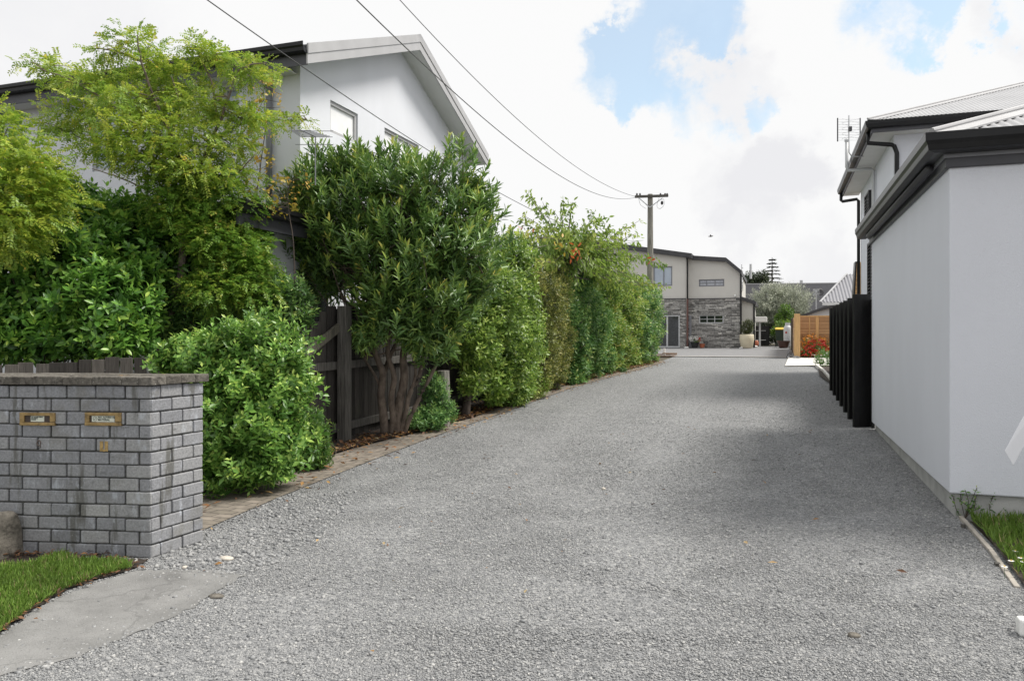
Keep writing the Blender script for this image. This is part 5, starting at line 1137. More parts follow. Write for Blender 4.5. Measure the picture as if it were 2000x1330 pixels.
lobT = [lobe(262, 82, 52, 26, Zt, .35), lobe(205, 100, 34, 9, Zt - .2, .2), lobe(395, 100, 32, 26, Zt + .1, .3), lobe(300, 115, 30, 22, Zt, .25), lobe(110, 137, 62, 17, Zt + .3, .4), lobe(160, 165, 70, 18, Zt, .4), lobe(210, 150, 45, 16, Zt + .2, .3), lobe(330, 150, 75, 34, Zt, .5), lobe(250, 205, 95, 22, Zt - .3, .5), lobe(480, 128, 58, 17, Zt, .35), lobe(490, 152, 50, 16, Zt - .2, .3), lobe(430, 120, 40, 22, Zt + .2, .3), lobe(330, 205, 100, 30, Zt + .3, .6), lobe(150, 225, 75, 22, Zt + .2, .4), lobe(120, 250, 40, 14, Zt, .3),
        lobe(400, 200, 45, 30, Zt - .2, .4), lobe(300, 255, 120, 28, Zt - .3, .6), lobe(500, 235, 50, 15, Zt + .1, .35), lobe(575, 235, 36, 9, Zt + .2, .22), lobe(450, 215, 50, 20, Zt, .4), lobe(230, 290, 90, 24, Zt - .4, .5), lobe(380, 290, 80, 26, Zt - .3, .5), lobe(460, 280, 48, 22, Zt, .4), lobe(290, 320, 80, 26, Zt - .3, .5), lobe(390, 340, 85, 22, Zt - .4, .5), lobe(460, 335, 42, 18, Zt, .35)]
lobT = [(q_[0], q_[1] * np.array([.95, .9, .74])) for q_ in lobT]
P, nn = crown(rg, lobT, 4000, shell=(.15, 1.06), lump=.25, back=.8, reject=.12)
D = unit(nn * np.array([1, 1, .2]) + rg.normal(size=nn.shape) * .45 + np.array([0, 0, .05]))
leaf_obj('crown', 'leaf_locust', o, [fronds(rg, P, D, 8, .15, .040, .0165)])
# twigs between lobes and limbs
allb = [q for P_ in cent for q in P_]
for L_ in lobT:
    root = min(allb, key=lambda q: np.linalg.norm(q - L_[0]))
    for k in range(5):
        q = L_[0] + unit(rg.normal(size=3)) * L_[1] * .85; b.tube(smooth_path([root, (root + q) / 2 + np.array([0, 0, .03]), q], 4), list(np.linspace(.008, .0025, 9)), 4, cap=False)
b.build('trunk', 'bark', o, smooth=True)
# lower skirt of the same fine foliage around the trunk
lobS = [lobe(400, 385, 90, 40, Zt - .2, .5), lobe(440, 420, 50, 40, Zt, .4), lobe(330, 400, 70, 40, Zt - .4, .5), lobe(420, 470, 75, 50, Zt - .3, .45), lobe(460, 520, 50, 40, Zt - .2, .4), lobe(400, 560, 60, 40, Zt - .5, .4), lobe(380, 450, 40, 50, Zt - .5, .3), lobe(480, 560, 45, 35, Zt - .3, .35), lobe(335, 345, 65, 26, Zt - .4, .4), lobe(300, 440, 60, 50, Zt - .1, .4), lobe(360, 520, 60, 60, Zt + .1, .4), lobe(320, 580, 50, 50, Zt + .1, .35), lobe(380, 610, 60, 50, Zt, .35)][:9]
lobS = [(q_[0] + np.array([-s, c, 0]) * .35, q_[1]) for q_ in lobS]
P, nn = crown(rg, lobS, 4200, shell=(.3, 1.06), lump=.2, back=.6, reject=.35); D = unit(nn * np.array([1, 1, .3]) + rg.normal(size=nn.shape) * .4)
leaf_obj('lower_foliage', 'leaf_locust_low', o, [fronds(rg, P, D, 8, .14, .040, .017)])
# second fine-leaved tree reaching in from the left edge
Zl = 7.8
o = thing('fine_leaved_tree', 'second fine leaved tree reaching in at the far left edge over the broadleaf shrub', 'tree', pt(-140, 700, Zl) * np.array([1, 1, 0]) + np.array([0, 0, .05]))
lobL = [lobe(15, 265, 40, 40, Zl, .35), lobe(40, 310, 65, 32, Zl - .1, .4), lobe(-30, 300, 60, 60, Zl, .5), lobe(70, 345, 65, 24, Zl, .35), lobe(20, 370, 70, 42, Zl - .2, .4), lobe(105, 390, 42, 24, Zl, .3), lobe(30, 430, 80, 36, Zl - .2, .4), lobe(-60, 420, 70, 90, Zl, .5), lobe(20, 475, 50, 26, Zl - .2, .3), lobe(0, 225, 16, 24, Zl, .2)]
P, nn = crown(rg, lobL, 2500, shell=(.3, 1.06), lump=.22, back=.6, reject=.3); D = unit(nn * np.array([1, 1, .3]) + rg.normal(size=nn.shape) * .4)
leaf_obj('crown', 'leaf_locust', o, [fronds(rg, P, D, 8, .14, .040, .017)])
b = MB(); B0 = ORG[o]; limb(b, [B0, B0 + Z3 * 1.4, pt(-80, 480, Zl), pt(-30, 380, Zl)], .05, .025, 8, rg, .05)
for x, y in ((15, 250), (90, 350), (110, 390), (40, 420), (-20, 300)): limb(b, [pt(-60, 440, Zl), pt((x - 60) / 2, (y + 430) / 2, Zl - .1), pt(x, y, Zl)], .014, .004, 5)
b.build('trunk', 'bark', o, smooth=True)
# yellow-leaved sapling in front of the front wall, yellow sprig by the oleander
for (path, Z, lab, sd_, nlf) in (([(505, 640), (500, 420), (508, 330), (518, 250), (515, 180), (522, 155)], 9.7, 'thin sapling with yellow autumn leaves in front of the downpipe', 120, 1), ([(585, 620), (575, 520), (565, 420), (562, 380), (570, 350)][1:], 9.3, 'thin stem with orange yellow leaves at the left side of the multi stemmed tree', 121, 2)):
    rg = rngs(sd_); P0 = pt(*path[0], Z); P0[2] = .05; o = thing('autumn_sapling', lab, 'sapling', P0); b = MB(); Qp = limb(b, [P0] + [pt(x, y, Z) for x, y in path], .010, .003, 6)
    pts_ = []; Q2 = Qp[8:] if nlf == 1 else Qp[-9:]
    for q in Q2:
        for k in range(3):
            e_ = q + unit(rg.normal(size=3)) * np.array([.22, .2, .14]); b.tube([q, e_], [.004, .002], 4, cap=False); pts_.append(e_)
    b.build('trunk', 'bark_dark', o, smooth=True); pts_ = np.array(pts_)
    n_ = unit(rg.normal(size=pts_.shape)); leaf_obj('leaves', 'leaf_yellow', o, [shoots(rg, pts_, n_, 5 if nlf == 1 else 4, .12, .06, .042, droop=.6, tone=(.1, .9), tip=.1, kind=5)])

# multi-stemmed oleander-like tree
Zo = 10.6
g0 = gr(762, 852)
o = thing('multi_stemmed_tree', 'big dark multi stemmed tree with long narrow leaves beside the gravel drive', 'tree', g0)
b = MB(); rg = rngs(130); zz = 10.85
ST = [([(753, 862), (750, 820), (744, 770), (748, 730), (733, 690), (722, 640), (700, 590), (655, 520)], .080, .022), ([(764, 862), (768, 815), (764, 775), (770, 735), (757, 690), (762, 630), (745, 550), (728, 440)], .062, .02), ([(772, 862), (778, 800), (790, 740), (788, 690), (800, 620), (797, 560), (806, 480), (812, 380)], .088, .022), ([(780, 860), (790, 815), (800, 770), (818, 735), (828, 690), (846, 650), (872, 570), (905, 480)], .048, .018), ([(784, 858), (803, 812), (820, 775), (846, 725), (862, 690), (905, 620), (945, 540)], .042, .015), ([(748, 735), (760, 700), (774, 665), (771, 620), (765, 560)], .045, .018), ([(788, 690), (806, 650), (834, 605), (850, 560), (862, 500)], .036, .014), ([(718, 640), (690, 600), (650, 570), (600, 520), (580, 460)], .03, .010), ([(733, 690), (700, 640), (660, 560), (620, 490)], .034, .012), ([(800, 770), (812, 730), (808, 690), (820, 640)], .028, .012), ([(752, 790), (738, 745), (712, 700), (690, 660)], .03, .012)]
tips = []
for pth, r0, r1 in ST:
    dz = rg.uniform(-.35, .35); Pp_ = [pt(x, y, zz + (dz * k / (len(pth) - 1)) - .04 * k) for k, (x, y) in enumerate(pth)]
    if r0 > .045: Pp_[0][2] = g0[2] - .06
    Qs = limb(b, Pp_, r0 * .85, r1 * .9, 12, rg, .05); tips.append(Qs[-1]); tips.append(Qs[len(Qs) * 2 // 3])
lobO = [lobe(745, 360, 130, 75, Zo, .75), lobe(690, 400, 100, 90, Zo - .1, .7), lobe(830, 390, 120, 95, Zo, .75), lobe(900, 450, 85, 95, Zo + .1, .65), lobe(770, 470, 140, 90, Zo - .3, .7), lobe(645, 450, 80, 80, Zo + .1, .55), lobe(590, 430, 42, 80, Zo + .2, .4), lobe(865, 550, 85, 80, Zo, .6), lobe(922, 530, 52, 60, Zo + .2, .5), lobe(780, 580, 95, 65, Zo - .35, .5), lobe(930, 400, 45, 60, Zo + .1, .4), lobe(690, 330, 42, 45, Zo, .4), lobe(845, 640, 56, 50, Zo, .4), lobe(640, 530, 70, 50, Zo + .3, .4), lobe(705, 655, 42, 38, Zo - .35, .22), lobe(875, 665, 28, 34, Zo + .1, .25), lobe(815, 655, 45, 40, Zo - .3, .3), lobe(590, 360, 34, 34, Zo + .1, .3)]
P, nn = crown(rg, lobO[:-5] + [lobe(640, 330, 44, 50, Zo, .4)], 1900, shell=(.66, 1.08), lump=.32, back=.4); gs = [shoots(rg, P, nn, 15, .28, .135, .034, up=1.25, jit=.3, tone=(.2, .7), tip=.5, ang=(20, 60), kind=8)]
Pd, nd_ = crown(rg, lobO[-6:-1], 330, shell=(.5, 1.06), lump=.2, back=.6); gs.append(shoots(rg, Pd, nd_, 11, .22, .135, .03, up=-.1, tone=(.2, .75), tip=.3, droop=.55, kind=8))
Pe, ne = crown(rg, lobO[-1:], 90, shell=(.4, 1.1)); gs.append(shoots(rg, Pe, ne, 12, .22, .11, .026, up=.9, tone=(.5, .9), kind=8))
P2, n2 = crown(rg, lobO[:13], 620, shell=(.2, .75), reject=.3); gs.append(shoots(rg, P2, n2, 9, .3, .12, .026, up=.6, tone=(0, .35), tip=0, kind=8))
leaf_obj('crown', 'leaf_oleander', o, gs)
twigs(b, rg, P, tips, .007, 240, .02); twigs(b, rg, P2, tips, .009, 60, .02)
b.build('trunk', 'bark_brown', o, smooth=True)
# ground plants under it
lob = [lobe(838, 815, 40, 26, 11.2, .3), lobe(810, 820, 25, 18, 11.1, .25), lobe(850, 770, 30, 45, 11.5, .25), lobe(870, 800, 25, 25, 11.4, .2)]
shrub('ground_plant', 'low leafy seedlings around the foot of the multi stemmed tree', 'plant', gr(835, 838), 'green', lob, 420, 8, .12, .06, .022, 140, stems=4, kind=5, tone=(.1, .7))

# hedge row along the drive
def hb_(x, y):                      # foot of a hedge shrub, in the middle of the bed
    p = gr(x, y); p[0] = -5.05; return p
def hl(x, y, rx, ry, u=4.74):      # hedge lobe standing in the bed, centre at this distance left of the camera line
    Z = u / (s - (x - 1000) / F * c); return lobe(x, y, rx, ry, Z, max(.45, min(rx, ry) * Z / F))
HG = 'hedge shrubs along the gravel drive'
lob = [hl(955, 590, 80, 90), hl(985, 685, 72, 80), hl(928, 660, 55, 75), hl(1000, 760, 44, 36), hl(1010, 560, 45, 70), hl(965, 745, 38, 40), hl(1015, 730, 32, 45), hl(925, 740, 24, 30), hl(1000, 500, 45, 50), hl(1035, 650, 34, 80), hl(1040, 745, 30, 34)]
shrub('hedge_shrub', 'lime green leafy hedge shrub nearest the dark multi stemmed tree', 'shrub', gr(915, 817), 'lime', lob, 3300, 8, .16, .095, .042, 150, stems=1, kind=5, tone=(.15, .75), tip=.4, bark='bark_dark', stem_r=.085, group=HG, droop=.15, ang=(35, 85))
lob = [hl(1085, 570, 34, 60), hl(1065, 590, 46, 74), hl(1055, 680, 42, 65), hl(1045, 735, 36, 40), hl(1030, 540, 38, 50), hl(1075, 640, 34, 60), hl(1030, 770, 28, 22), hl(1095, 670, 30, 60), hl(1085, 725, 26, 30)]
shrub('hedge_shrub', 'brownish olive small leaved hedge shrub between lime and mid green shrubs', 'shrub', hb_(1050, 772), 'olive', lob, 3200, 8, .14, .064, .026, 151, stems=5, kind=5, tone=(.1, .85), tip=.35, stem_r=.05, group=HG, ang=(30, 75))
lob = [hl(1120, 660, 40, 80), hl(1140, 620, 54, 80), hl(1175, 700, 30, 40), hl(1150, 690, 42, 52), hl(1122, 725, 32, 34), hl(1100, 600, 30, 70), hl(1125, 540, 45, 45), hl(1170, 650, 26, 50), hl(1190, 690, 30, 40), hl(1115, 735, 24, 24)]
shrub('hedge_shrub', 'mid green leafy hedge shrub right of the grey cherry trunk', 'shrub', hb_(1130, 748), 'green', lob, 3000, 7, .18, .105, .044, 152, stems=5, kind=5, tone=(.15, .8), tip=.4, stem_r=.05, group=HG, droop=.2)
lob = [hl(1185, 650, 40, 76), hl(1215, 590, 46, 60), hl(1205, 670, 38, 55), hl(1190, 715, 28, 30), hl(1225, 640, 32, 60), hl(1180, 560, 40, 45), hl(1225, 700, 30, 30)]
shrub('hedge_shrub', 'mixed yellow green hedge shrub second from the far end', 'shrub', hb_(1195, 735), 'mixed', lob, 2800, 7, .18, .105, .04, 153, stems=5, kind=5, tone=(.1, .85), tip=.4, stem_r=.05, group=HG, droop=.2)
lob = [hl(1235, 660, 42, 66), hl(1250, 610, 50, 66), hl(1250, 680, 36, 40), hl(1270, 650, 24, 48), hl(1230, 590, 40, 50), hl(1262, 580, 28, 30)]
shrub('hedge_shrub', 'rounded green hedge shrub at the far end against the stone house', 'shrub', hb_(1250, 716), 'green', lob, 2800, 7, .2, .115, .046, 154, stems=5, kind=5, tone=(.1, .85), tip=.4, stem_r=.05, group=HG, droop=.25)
# low greenery filling the foot of the hedge
for (x, y, rx, ry, Z, sd_, lab) in ((1005, 770, 28, 22, 14.6, 160, 'dark low growth under the lime green hedge shrub'), (1195, 728, 36, 16, 22.8, 161, 'dark low growth under the yellow green hedge shrub'), (1245, 712, 32, 13, 26.5, 162, 'brownish low growth at the far end of the hedge')):
    shrub('low_undergrowth', lab, 'plant', gr(x, y + ry + 6), 'darkleaf' if sd_ < 162 else 'olive', [lobe(x, y, rx, ry, Z, .35)], 260, 8, .14, .07, .022, sd_, stems=0, kind=5, tone=(0, .6))

# cherry tree
Zc = 17.4
g0 = gr(1082, 760); g0[0] = -4.78; o = thing('cherry_tree', 'spreading cherry tree with drooping yellowing leaves above the hedge', 'tree', g0)
b = MB(); rg = rngs(170)
fork = pt(1108, 520, Zc + .8); limb(b, [g0 - Z3 * .05, g0 + Z3 * .35 + np.array([-.04, .03, 0]), g0 * .7 + fork * .3 + np.array([-.15, .1, 0]), g0 * .35 + fork * .65 + np.array([-.12, .1, 0]), fork, fork + Z3 * .4], .125, .06, 12, rg, .03)
TG = [(1025, 372), (1035, 380), (1060, 395), (1100, 390), (1118, 395), (1085, 430), (1155, 410), (1165, 425), (1190, 440), (1180, 425), (1225, 440), (1250, 430), (1245, 455), (1250, 470), (1210, 470), (1010, 430), (990, 450), (1000, 480), (1020, 420), (1050, 440), (1030, 470), (1290, 515), (1300, 520), (1275, 500), (1308, 560), (1290, 555), (1260, 540), (1240, 500), (1215, 510), (1180, 480), (1150, 450), (1130, 460), (1100, 450), (1070, 470), (1200, 540), (1230, 560), (1160, 500), (1140, 490), (1170, 530), (1030, 500), (1050, 510), (985, 510), (1010, 520), (1280, 580), (1250, 590), (1190, 560), (1120, 430), (1080, 410), (1140, 435), (1200, 455), (1225, 490), (1265, 560)]
LP, LDr = [], []
for i, (x, y) in enumerate(TG + [(rg.uniform(1000, 1250), rg.uniform(440, 560)) for _ in range(46)]):
    dz = rg.uniform(-1.6, 1.2) + (x - 1108) * .018; q = pt(x, y, Zc + dz); st_ = fork + rg.normal(size=3) * np.array([.15, .15, .12]) + Z3 * rg.uniform(-.2, .3)
    mid = st_ * .5 + q * .5 + Z3 * rg.uniform(.0, .25) + rg.normal(size=3) * .06; Qp = smooth_path([st_, mid, q], 8); b.tube(Qp, list(np.linspace(.024 if i % 4 == 0 else .014, .004, len(Qp))), 5, cap=False)
    Qp = np.array(Qp); k = 58; t = rg.uniform(.30, 1.0, k) * (len(Qp) - 1); j = np.minimum(t.astype(int), len(Qp) - 2); fr_ = (t - j)[:, None]
    LP.append(Qp[j] * (1 - fr_) + Qp[j + 1] * fr_ + rg.normal(size=(k, 3)) * .05); LDr.append(unit(Qp[j + 1] - Qp[j]) * .5 + rg.normal(size=(k, 3)) * .45 + np.array([0, 0, -.75]))
b.build('trunk', 'bark_grey', o, smooth=True)
LP, LDr = np.concatenate(LP), np.concatenate(LDr); n = len(LP); NN = unit(rg.normal(size=(n, 3)) + np.array([0, -.3, .9]))
leaf_obj('crown', 'leaf_cherry', o, [(LP, LDr, NN, rg.uniform(.09, .155, n), rg.uniform(.040, .060, n), np.repeat(rg.uniform(.1, .75, n // 58), 58) + np.clip(rg.normal(0, .12, n), -.3, .2), 8)])
for (x, y, k) in ((1128, 490, 13), (1018, 450, 5), (1268, 496, 3), (1092, 480, 8)):
    p = pt(x, y, Zc - 1.5); Pq = p + rg.normal(size=(k, 3)) * np.array([.10, .1, .09]); lo_ = leaf_obj('red_leaves', 'leaf_vermilion' if x != 1092 else 'leaf_yellow', o, [(Pq, rg.normal(size=(k, 3)) * .6 + np.array([-.4, 0, -.5]), rg.normal(size=(k, 3)), .12, .05, rg.uniform(0, 1, k), 8)])
# green mass behind cherry: tall shrubs over the fence
lob = [hl(1050, 530, 60, 50, 6.0), hl(1120, 530, 60, 45, 6.0), hl(1190, 540, 55, 45, 6.0), hl(1060, 580, 60, 50, 6.0)]
bs = pt(1110, 600, 20); bs[2] = .3
shrub('backdrop_shrub', 'tall green shrub behind the cherry trunk filling the hedge top', 'shrub', bs, 'mixed', lob + [hl(1160, 590, 50, 60, 6.0), hl(1220, 570, 50, 40, 6.0), hl(1085, 620, 40, 70, 6.0)], 2400, 7, .16, .085, .034, 155, stems=4, kind=5, tone=(0, .75))

# trees and shrubs round the far court
Zs = 50.0
lob = [lobe(1525, 600, 46, 42, Zs, 1.4), lobe(1500, 590, 34, 34, Zs, 1.2), lobe(1548, 592, 34, 32, Zs, 1.2), lobe(1520, 572, 36, 20, Zs, 1.0), lobe(1500, 625, 32, 30, Zs, 1.1), lobe(1540, 625, 32, 25, Zs, 1.0), lobe(1558, 605, 20, 22, Zs, .8)]
bs = pt(1522, 660, Zs); bs[2] = .85
shrub('silver_tree', 'round silvery grey leaved tree in front of the dark slate roof', 'tree', bs, 'silver', lob, 2300, 8, .45, .17, .035, 180, stems=6, kind=4, tone=(.05, .9), stem_r=.08, lump=.2, shell=(.6, 1.12))
lob = [lobe(1535, 610, 15, 18, Zs - 2, .5), lobe(1530, 622, 18, 14, Zs - 2, .5)]
bs2 = pt(1533, 660, Zs - 2); bs2[2] = .85
shrub('green_sapling', 'green leafy sapling in front of the silvery tree', 'tree', bs2, 'bush_light', lob, 260, 7, .3, .14, .05, 181, stems=4, kind=4, tone=(0, .6))
lob = [lobe(1530, 638, 16, 13, 46, .5), lobe(1520, 648, 14, 10, 46, .4), lobe(1538, 645, 10, 14, 46.5, .4)]
bs = pt(1528, 668, 46); bs[2] = .86
shrub('bright_bush', 'bright green bush above the wheelie bin', 'shrub', bs, 'bush_light', lob, 380, 7, .22, .12, .05, 182, stems=4, kind=4, tone=(.2, .8))
lob = [lobe(1510, 660, 16, 8, 47, .5), lobe(1500, 645, 22, 20, 49.5, .7), lobe(1485, 655, 14, 18, 49.5, .6), lobe(1528, 655, 16, 18, 49.5, .6)]
bs = pt(1505, 672, 48.5); bs[2] = .86
shrub('court_shrub', 'dark shrubs growing low under the silvery tree', 'shrub', bs, 'far_dark', lob, 700, 7, .22, .13, .05, 183, stems=3, kind=4, tone=(0, .9))
b = MB(); p0 = on_v(1466, 672, 48.8); strip('court_lawn', 'terrain', [47.4, 52], [-3, -3], [1.0, 1.0], .06)
# conifer with tiered branches
Zp = 85.0; bs = pt(1508, 640, Zp); bs[2] = .9; o = thing('tiered_conifer', 'tall thin conifer with tiered branches against the sky behind the slate roof', 'tree', bs); rg = rngs(190)
b = MB(); top = pt(1508, 503, Zp); b.tube([bs, (bs + top) / 2, top], [.22, .14, .03], 8); gs = []
y = 507.0
while y < 570:
    rr = (5 + (y - 507) * .46) * rg.uniform(.8, 1.1); z_ = pt(1508, y, Zp)[2]; nb_ = 9
    for k in range(nb_):
        th_ = k * 6.283 / nb_ + rg.uniform(-.3, .3); ln_ = rr * Zp / F * rg.uniform(.65, 1.05); q0 = np.array([top[0], top[1], z_]); e_ = q0 + np.array([math.cos(th_), math.sin(th_), -.12]) * ln_; b.tube([q0, (q0 + e_) / 2 + Z3 * .03, e_], [.03, .02, .01], 4, cap=False)
        t = rg.uniform(.15, 1, (26, 1)); Pq = q0 + (e_ - q0) * t + rg.normal(size=(26, 3)) * .03; gs.append((Pq, (e_ - q0)[None] / ln_ * 1.2 + rg.normal(size=(26, 3)) * np.array([.5, .5, .12]) + np.array([0, 0, -.05]), unit(rg.normal(size=(26, 3)) * .4 + Z3), .26, .06, rg.uniform(0, 1, 26), 4))
    y += rg.uniform(6.0, 8.5)
leaf_obj('needles', 'leaf_conifer', o, gs); b.build('trunk', 'bark_dark', o)
lob = [lobe(1470, 545, 22, 14, 72, 1.5), lobe(1490, 542, 14, 12, 72, 1.2), lobe(1455, 550, 14, 12, 72, 1), lobe(1483, 556, 26, 10, 72, 1.2)]
bs = pt(1474, 640, 72); bs[2] = .9
shrub('background_tree', 'dark round headed tree against the sky left of the tiered conifer', 'tree', bs, 'far_dark', lob, 750, 7, .6, .24, .10, 191, stems=4, kind=4, tone=(0, .9), stem_r=.15, shell=(.5, 1.15), lump=.3)

# ================================================================== GRASS, WEEDS, STONES, LITTER
from mathutils import Vector as _V
def in_poly(P, poly):
    x, y = P[:, 0], P[:, 1]; r = np.zeros(len(P), bool); n = len(poly)
    for i in range(n):
        x0, y0 = poly[i][:2]; x1, y1 = poly[(i + 1) % n][:2]
        k = ((y0 > y) != (y1 > y)) & (x < (x1 - x0) * (y - y0) / (y1 - y0 + 1e-12) + x0); r ^= k
    return r
def scatter(rg, poly, n):
    a = np.array([q[:2] for q in poly]); P = rg.uniform(a.min(0), a.max(0), (n * 4, 2)); return P[in_poly(P, poly)][:n]
def grass(name, label, poly, n, hgt, seed, dz=.018, bald=None):
    rg = rngs(seed); P = scatter(rg, poly, n); k = np.sin(P[:, 0] * 5.1 + seed) * np.sin(P[:, 1] * 6.3) + rg.normal(0, .4, len(P))
    if bald is not None: P = P[bald(P, rg)]
    n = len(P); z = gz(P[:, 1]) + dz; P3 = np.c_[P, z]; D = np.c_[rg.normal(0, .38, n), rg.normal(0, .38, n), np.ones(n)]; h = hgt * rg.uniform(.5, 1.4, n)
    S = unit(rg.normal(size=(n, 3)) * np.array([1, 1, .15])); to = np.clip(rg.normal(.45, .18, n), 0, .95); to[rg.random(n) < .05] = 1.0
    lo_ = leaf_obj(name, 'grass', None, [(P3, D, S, h, rg.uniform(.004, .007, n), to, 5)], (float(P[0, 0]), float(P[0, 1]), 0)); return tag(lo_, label, 'grass', kind='stuff')
LWg = [gr(*q) for q in [(-240, 1368), (-60, 1276), (0, 1241), (60, 1196), (120, 1160), (190, 1133), (258, 1114), (245, 1106), (150, 1103), (120, 1090), (60, 1112), (-20, 1116), (-240, 1110)]]
grass('lawn_grass', 'short green lawn grass below the letterbox', LWg, 22000, .05, 200)
grass('lawn_grass', 'ragged green grass on the verge in front of the garage', [(1.43, 6.9), (1.41, 5.93), (1.36, 5.15), (1.5, 4.95), (1.9, 4.9), (3.2, 5.2), (3.2, 6.93)], 14000, .085, 201, bald=lambda P, rg: rg.random(len(P)) < np.clip((P[:, 1] - 5.0) * .8 + .25, 0.1, 1) * (.35 + .65 * (np.sin(P[:, 0] * 9) * np.sin(P[:, 1] * 7) > -.3)))
# weeds along the garage foot and daisies
for (x, y, sd_, lab, nn_) in ((1885, 1000, 210, 'straggling weed climbing the garage foundation corner', 9), (1930, 1000, 211, 'upright weed in front of the garage foundation', 6)):
    p = gr(x, y + 12); rg = rngs(sd_); o = thing('weed', lab, 'weed', p); b = MB(); tp = []
    for i in range(nn_):
        e_ = p + np.array([rg.uniform(-.10, .14), rg.uniform(-.06, .05), rg.uniform(.08, .26)]); Qp = smooth_path([p, (p + e_) / 2 + rg.normal(size=3) * .02, e_], 4); b.tube(Qp, .0025, 4); tp += Qp[3:]
    b.build('stems', 'bark_dark', o); tp = np.array(tp); leaf_obj('leaves', 'leaf_green', o, [shoots(rg, tp, unit(rg.normal(size=tp.shape)), 3, .02, .035, .014, kind=5)])
for i, (x, y) in enumerate(((1984, 1098), (1994, 1112), (1975, 1118), (1999, 1120), (1962, 1130))):
    p = gr(x, y); o = thing('daisy', 'small white daisy among the verge grass by the timber edging', 'flower', p, 'daisies in the verge grass'); b = MB(); b.tube([p, p + Z3 * .07], .0015, 4); b.build('stem', 'leaf_green', o)
    b = MB(); q = p + Z3 * .071; b.lathe(q[0], q[1], [(.016, q[2]), (.018, q[2] + .003), (.004, q[2] + .005)], 10); b.build('petals', 'plastic_white', o); b = MB(); b.lathe(q[0], q[1], [(.006, q[2] + .004), (.005, q[2] + .009)], 8); b.build('flower_centre', 'bin_yellow', o)
# loose stones on the gravel: real pebbles, denser near the street
def stone_field(name, label, P, size, seed, tone=None, dz=0):
    rg = rngs(seed); n = len(P); base = np.array([(1, 0, 0), (-1, 0, 0), (0, 1, 0), (0, -1, 0), (0, 0, 1), (0, 0, -1)], float); fc = np.array([(0, 2, 4), (2, 1, 4), (1, 3, 4), (3, 0, 4), (2, 0, 5), (1, 2, 5), (3, 1, 5), (0, 3, 5)])
    q = unit(rg.normal(size=(n, 4))); w, x, y, z = q.T
    Rm = np.stack([1 - 2 * (y * y + z * z), 2 * (x * y - z * w), 2 * (x * z + y * w), 2 * (x * y + z * w), 1 - 2 * (x * x + z * z), 2 * (y * z - x * w), 2 * (x * z - y * w), 2 * (y * z + x * w), 1 - 2 * (x * x + y * y)], -1).reshape(n, 3, 3)
    v = base[None] * rg.uniform(.65, 1.25, (n, 6, 1)) + rg.normal(0, .12, (n, 6, 3)); v = np.einsum('nij,nkj->nki', Rm, v) * size[:, None, None] * np.array([1, 1, .62])
    cz = gz(P[:, 1]) + size * .22 + dz; v = v + np.c_[P, cz][:, None]
    V = v.reshape(-1, 3); loops = (fc[None] + (np.arange(n) * 6)[:, None, None]).reshape(-1)
    me = bpy.data.meshes.new(name); me.vertices.add(len(V)); me.vertices.foreach_set('co', V.astype(np.float32).reshape(-1)); me.loops.add(len(loops)); me.loops.foreach_set('vertex_index', loops.astype(np.int32)); m_ = len(loops) // 3; me.polygons.add(m_); me.polygons.foreach_set('loop_start', (np.arange(m_) * 3).astype(np.int32))
    t = rg.beta(2, 2.2, n) if tone is None else tone; at = me.attributes.new('lf', 'FLOAT', 'POINT'); at.data.foreach_set('value', np.repeat(np.clip(t, .01, 1), 6).astype(np.float32)); me.update(calc_edges=True); me.materials.append(M['gravel_stone'])
    o = bpy.data.objects.new(name, me); COL.objects.link(o); return tag(o, label, 'gravel', kind='stuff')
rg = rngs(220); n = 520000
v = 2.2 + np.minimum(26, rg.exponential(3.6, n)); u = rg.uniform(-4.6, 1.42, n) + (v < 4.2) * rg.uniform(0, 1.6, n) * (rg.random(n) < .4); P = np.c_[u, v]
kp = (u > np.interp(v, LV, LU) - rg.exponential(.05, n)) | (v < 4.0); kp &= ~((u > 1.36) & (v > 4.9)); kp &= ~in_poly(P, LW)
apb = np.concatenate([np.linspace(AP[i][:2], AP[i + 1][:2], 14) for i in range(7, 16)])
near_ = (v < 4.3) & (u < -2.2); apd = np.full(n, 9.0); apd[near_] = np.min(np.linalg.norm(P[near_][:, None] - apb[None], axis=2), axis=1); ap_ = in_poly(P, AP); kp &= (~ap_) | (rg.random(n) < .02 + .95 * np.exp(-apd / .16) + .3 * np.exp(-apd / .4) * (np.sin(u * 7 + v * 3) > -.2)); inlb = (u < -3.86) & (v > 3.6) & (v < 4.7) ; kp &= ~(inlb & ((P - A0[:2]) @ E1[:2] > 0) & ((P - A0[:2]) @ E2[:2] > 0))
trk = np.maximum(np.exp(-((u - np.interp(v, LV, LU) - 1.55) / .38) ** 2), np.exp(-((u - np.interp(v, LV, LU) - 3.15) / .38) ** 2)); kp &= rg.random(n) > .55 * trk
P = P[kp]; sz = np.clip(rg.lognormal(math.log(.0044), .40, len(P)), .0024, .02)
stone_field('gravel_stones', 'loose grey crushed stones covering the driveway', P, sz, 221)
# coarser stones gathered along the left edge near the letterbox
cl = [gr(*q) for q in [(210, 1092), (300, 1092), (400, 1040), (560, 965), (700, 960), (640, 1040), (520, 1110), (440, 1128), (330, 1112), (230, 1104)]]
P = scatter(rg, cl, 1500); stone_field('coarse_stones', 'coarser loose stones gathered beside the letterbox', P, np.clip(rg.lognormal(math.log(.013), .42, len(P)), .004, .024), 222, rg.uniform(.1, .8, len(P)))
bt = scatter(rg, [gr(*q) for q in [(0, 1325), (260, 1330), (700, 1325), (640, 1180), (300, 1215), (60, 1290)]], 240); stone_field('coarse_stones', 'pale pebbles strewn over the gravel at the lower left', bt, np.clip(rg.lognormal(math.log(.010), .35, len(bt)), .006, .022), 223, rg.uniform(.3, .9, len(bt)))
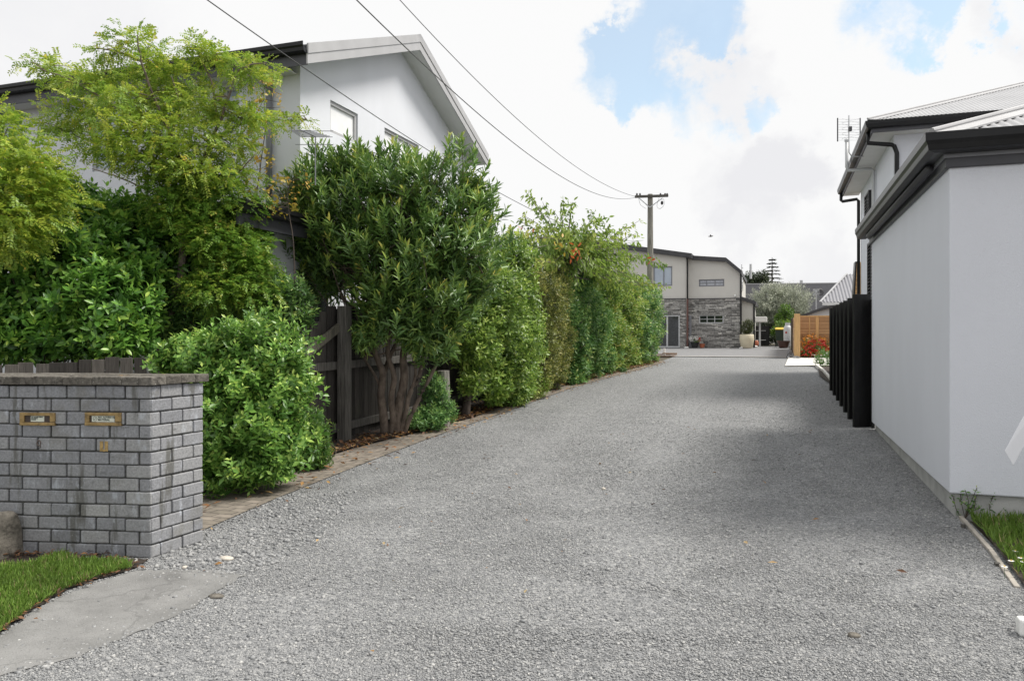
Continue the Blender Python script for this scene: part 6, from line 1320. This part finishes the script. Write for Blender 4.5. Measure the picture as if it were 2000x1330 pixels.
# leaf litter
def litter(label, P, dz, seed, L=(.04, .10), tones=(0, 1)):
    rg = rngs(seed); n = len(P); z = gz(P[:, 1]) + dz + rg.uniform(0, .015, n); th = rg.uniform(0, 6.28, n); D = np.c_[np.cos(th), np.sin(th), rg.normal(.1, .25, n)]; NN = np.c_[rg.normal(0, .4, n), rg.normal(0, .4, n), np.ones(n)]
    ln_ = rg.uniform(L[0], L[1], n); o = leaf_obj('leaf_litter', 'litter', None, [(np.c_[P, z], D, NN, ln_, ln_ * rg.uniform(.25, .5, n), rg.uniform(tones[0], tones[1], n), 5)], (float(P[0, 0]), float(P[0, 1]), 0)); return tag(o, label, 'leaves', kind='stuff')
rg = rngs(230); v = rg.uniform(5.3, 28.5, 5200); P = np.c_[np.interp(v, bv, bu) - rg.exponential(.28, len(v)) + .05, v]; litter('brown fallen leaves covering the garden bed along the fence', P, .04, 231)
v = rg.uniform(5.0, 28, 900); P = np.c_[np.interp(v, bv, bu) + rg.random(len(v)) ** 1.6 * (np.interp(v, LV, LU) - np.interp(v, bv, bu) + .25), v]; litter('scattered orange and yellow leaves along the paver strip', P, .028, 232, (.04, .09), (.3, 1))
P = np.c_[rg.uniform(-4.2, .8, 70), rg.uniform(2.6, 12, 70)]; litter('few dry leaves scattered on the gravel', P, .012, 233, (.02, .07), (.3, 1))
P = scatter(rg, [gr(*q) for q in [(0, 1242), (110, 1172), (200, 1136), (290, 1110), (240, 1100), (120, 1150), (30, 1205), (-60, 1260)]], 150); litter('dry brown grass clippings along the lawn edge', P, .02, 234, (.02, .05), (.1, .8))
P = scatter(rg, [(1.05, 3.6), (1.5, 3.5), (1.75, 4.4), (1.3, 4.9)], 260); litter('dry brown weeds at the right edge of the gravel', P, .012, 235, (.03, .09), (.1, .9))
P = scatter(rg, [gr(*q) for q in [(-60, 1100), (0, 1092), (130, 1095), (260, 1100), (200, 1090), (60, 1086), (-60, 1082)]], 220); litter('dark fallen leaves at the foot of the letterbox', P, .025, 236, (.02, .06), (0, .7))
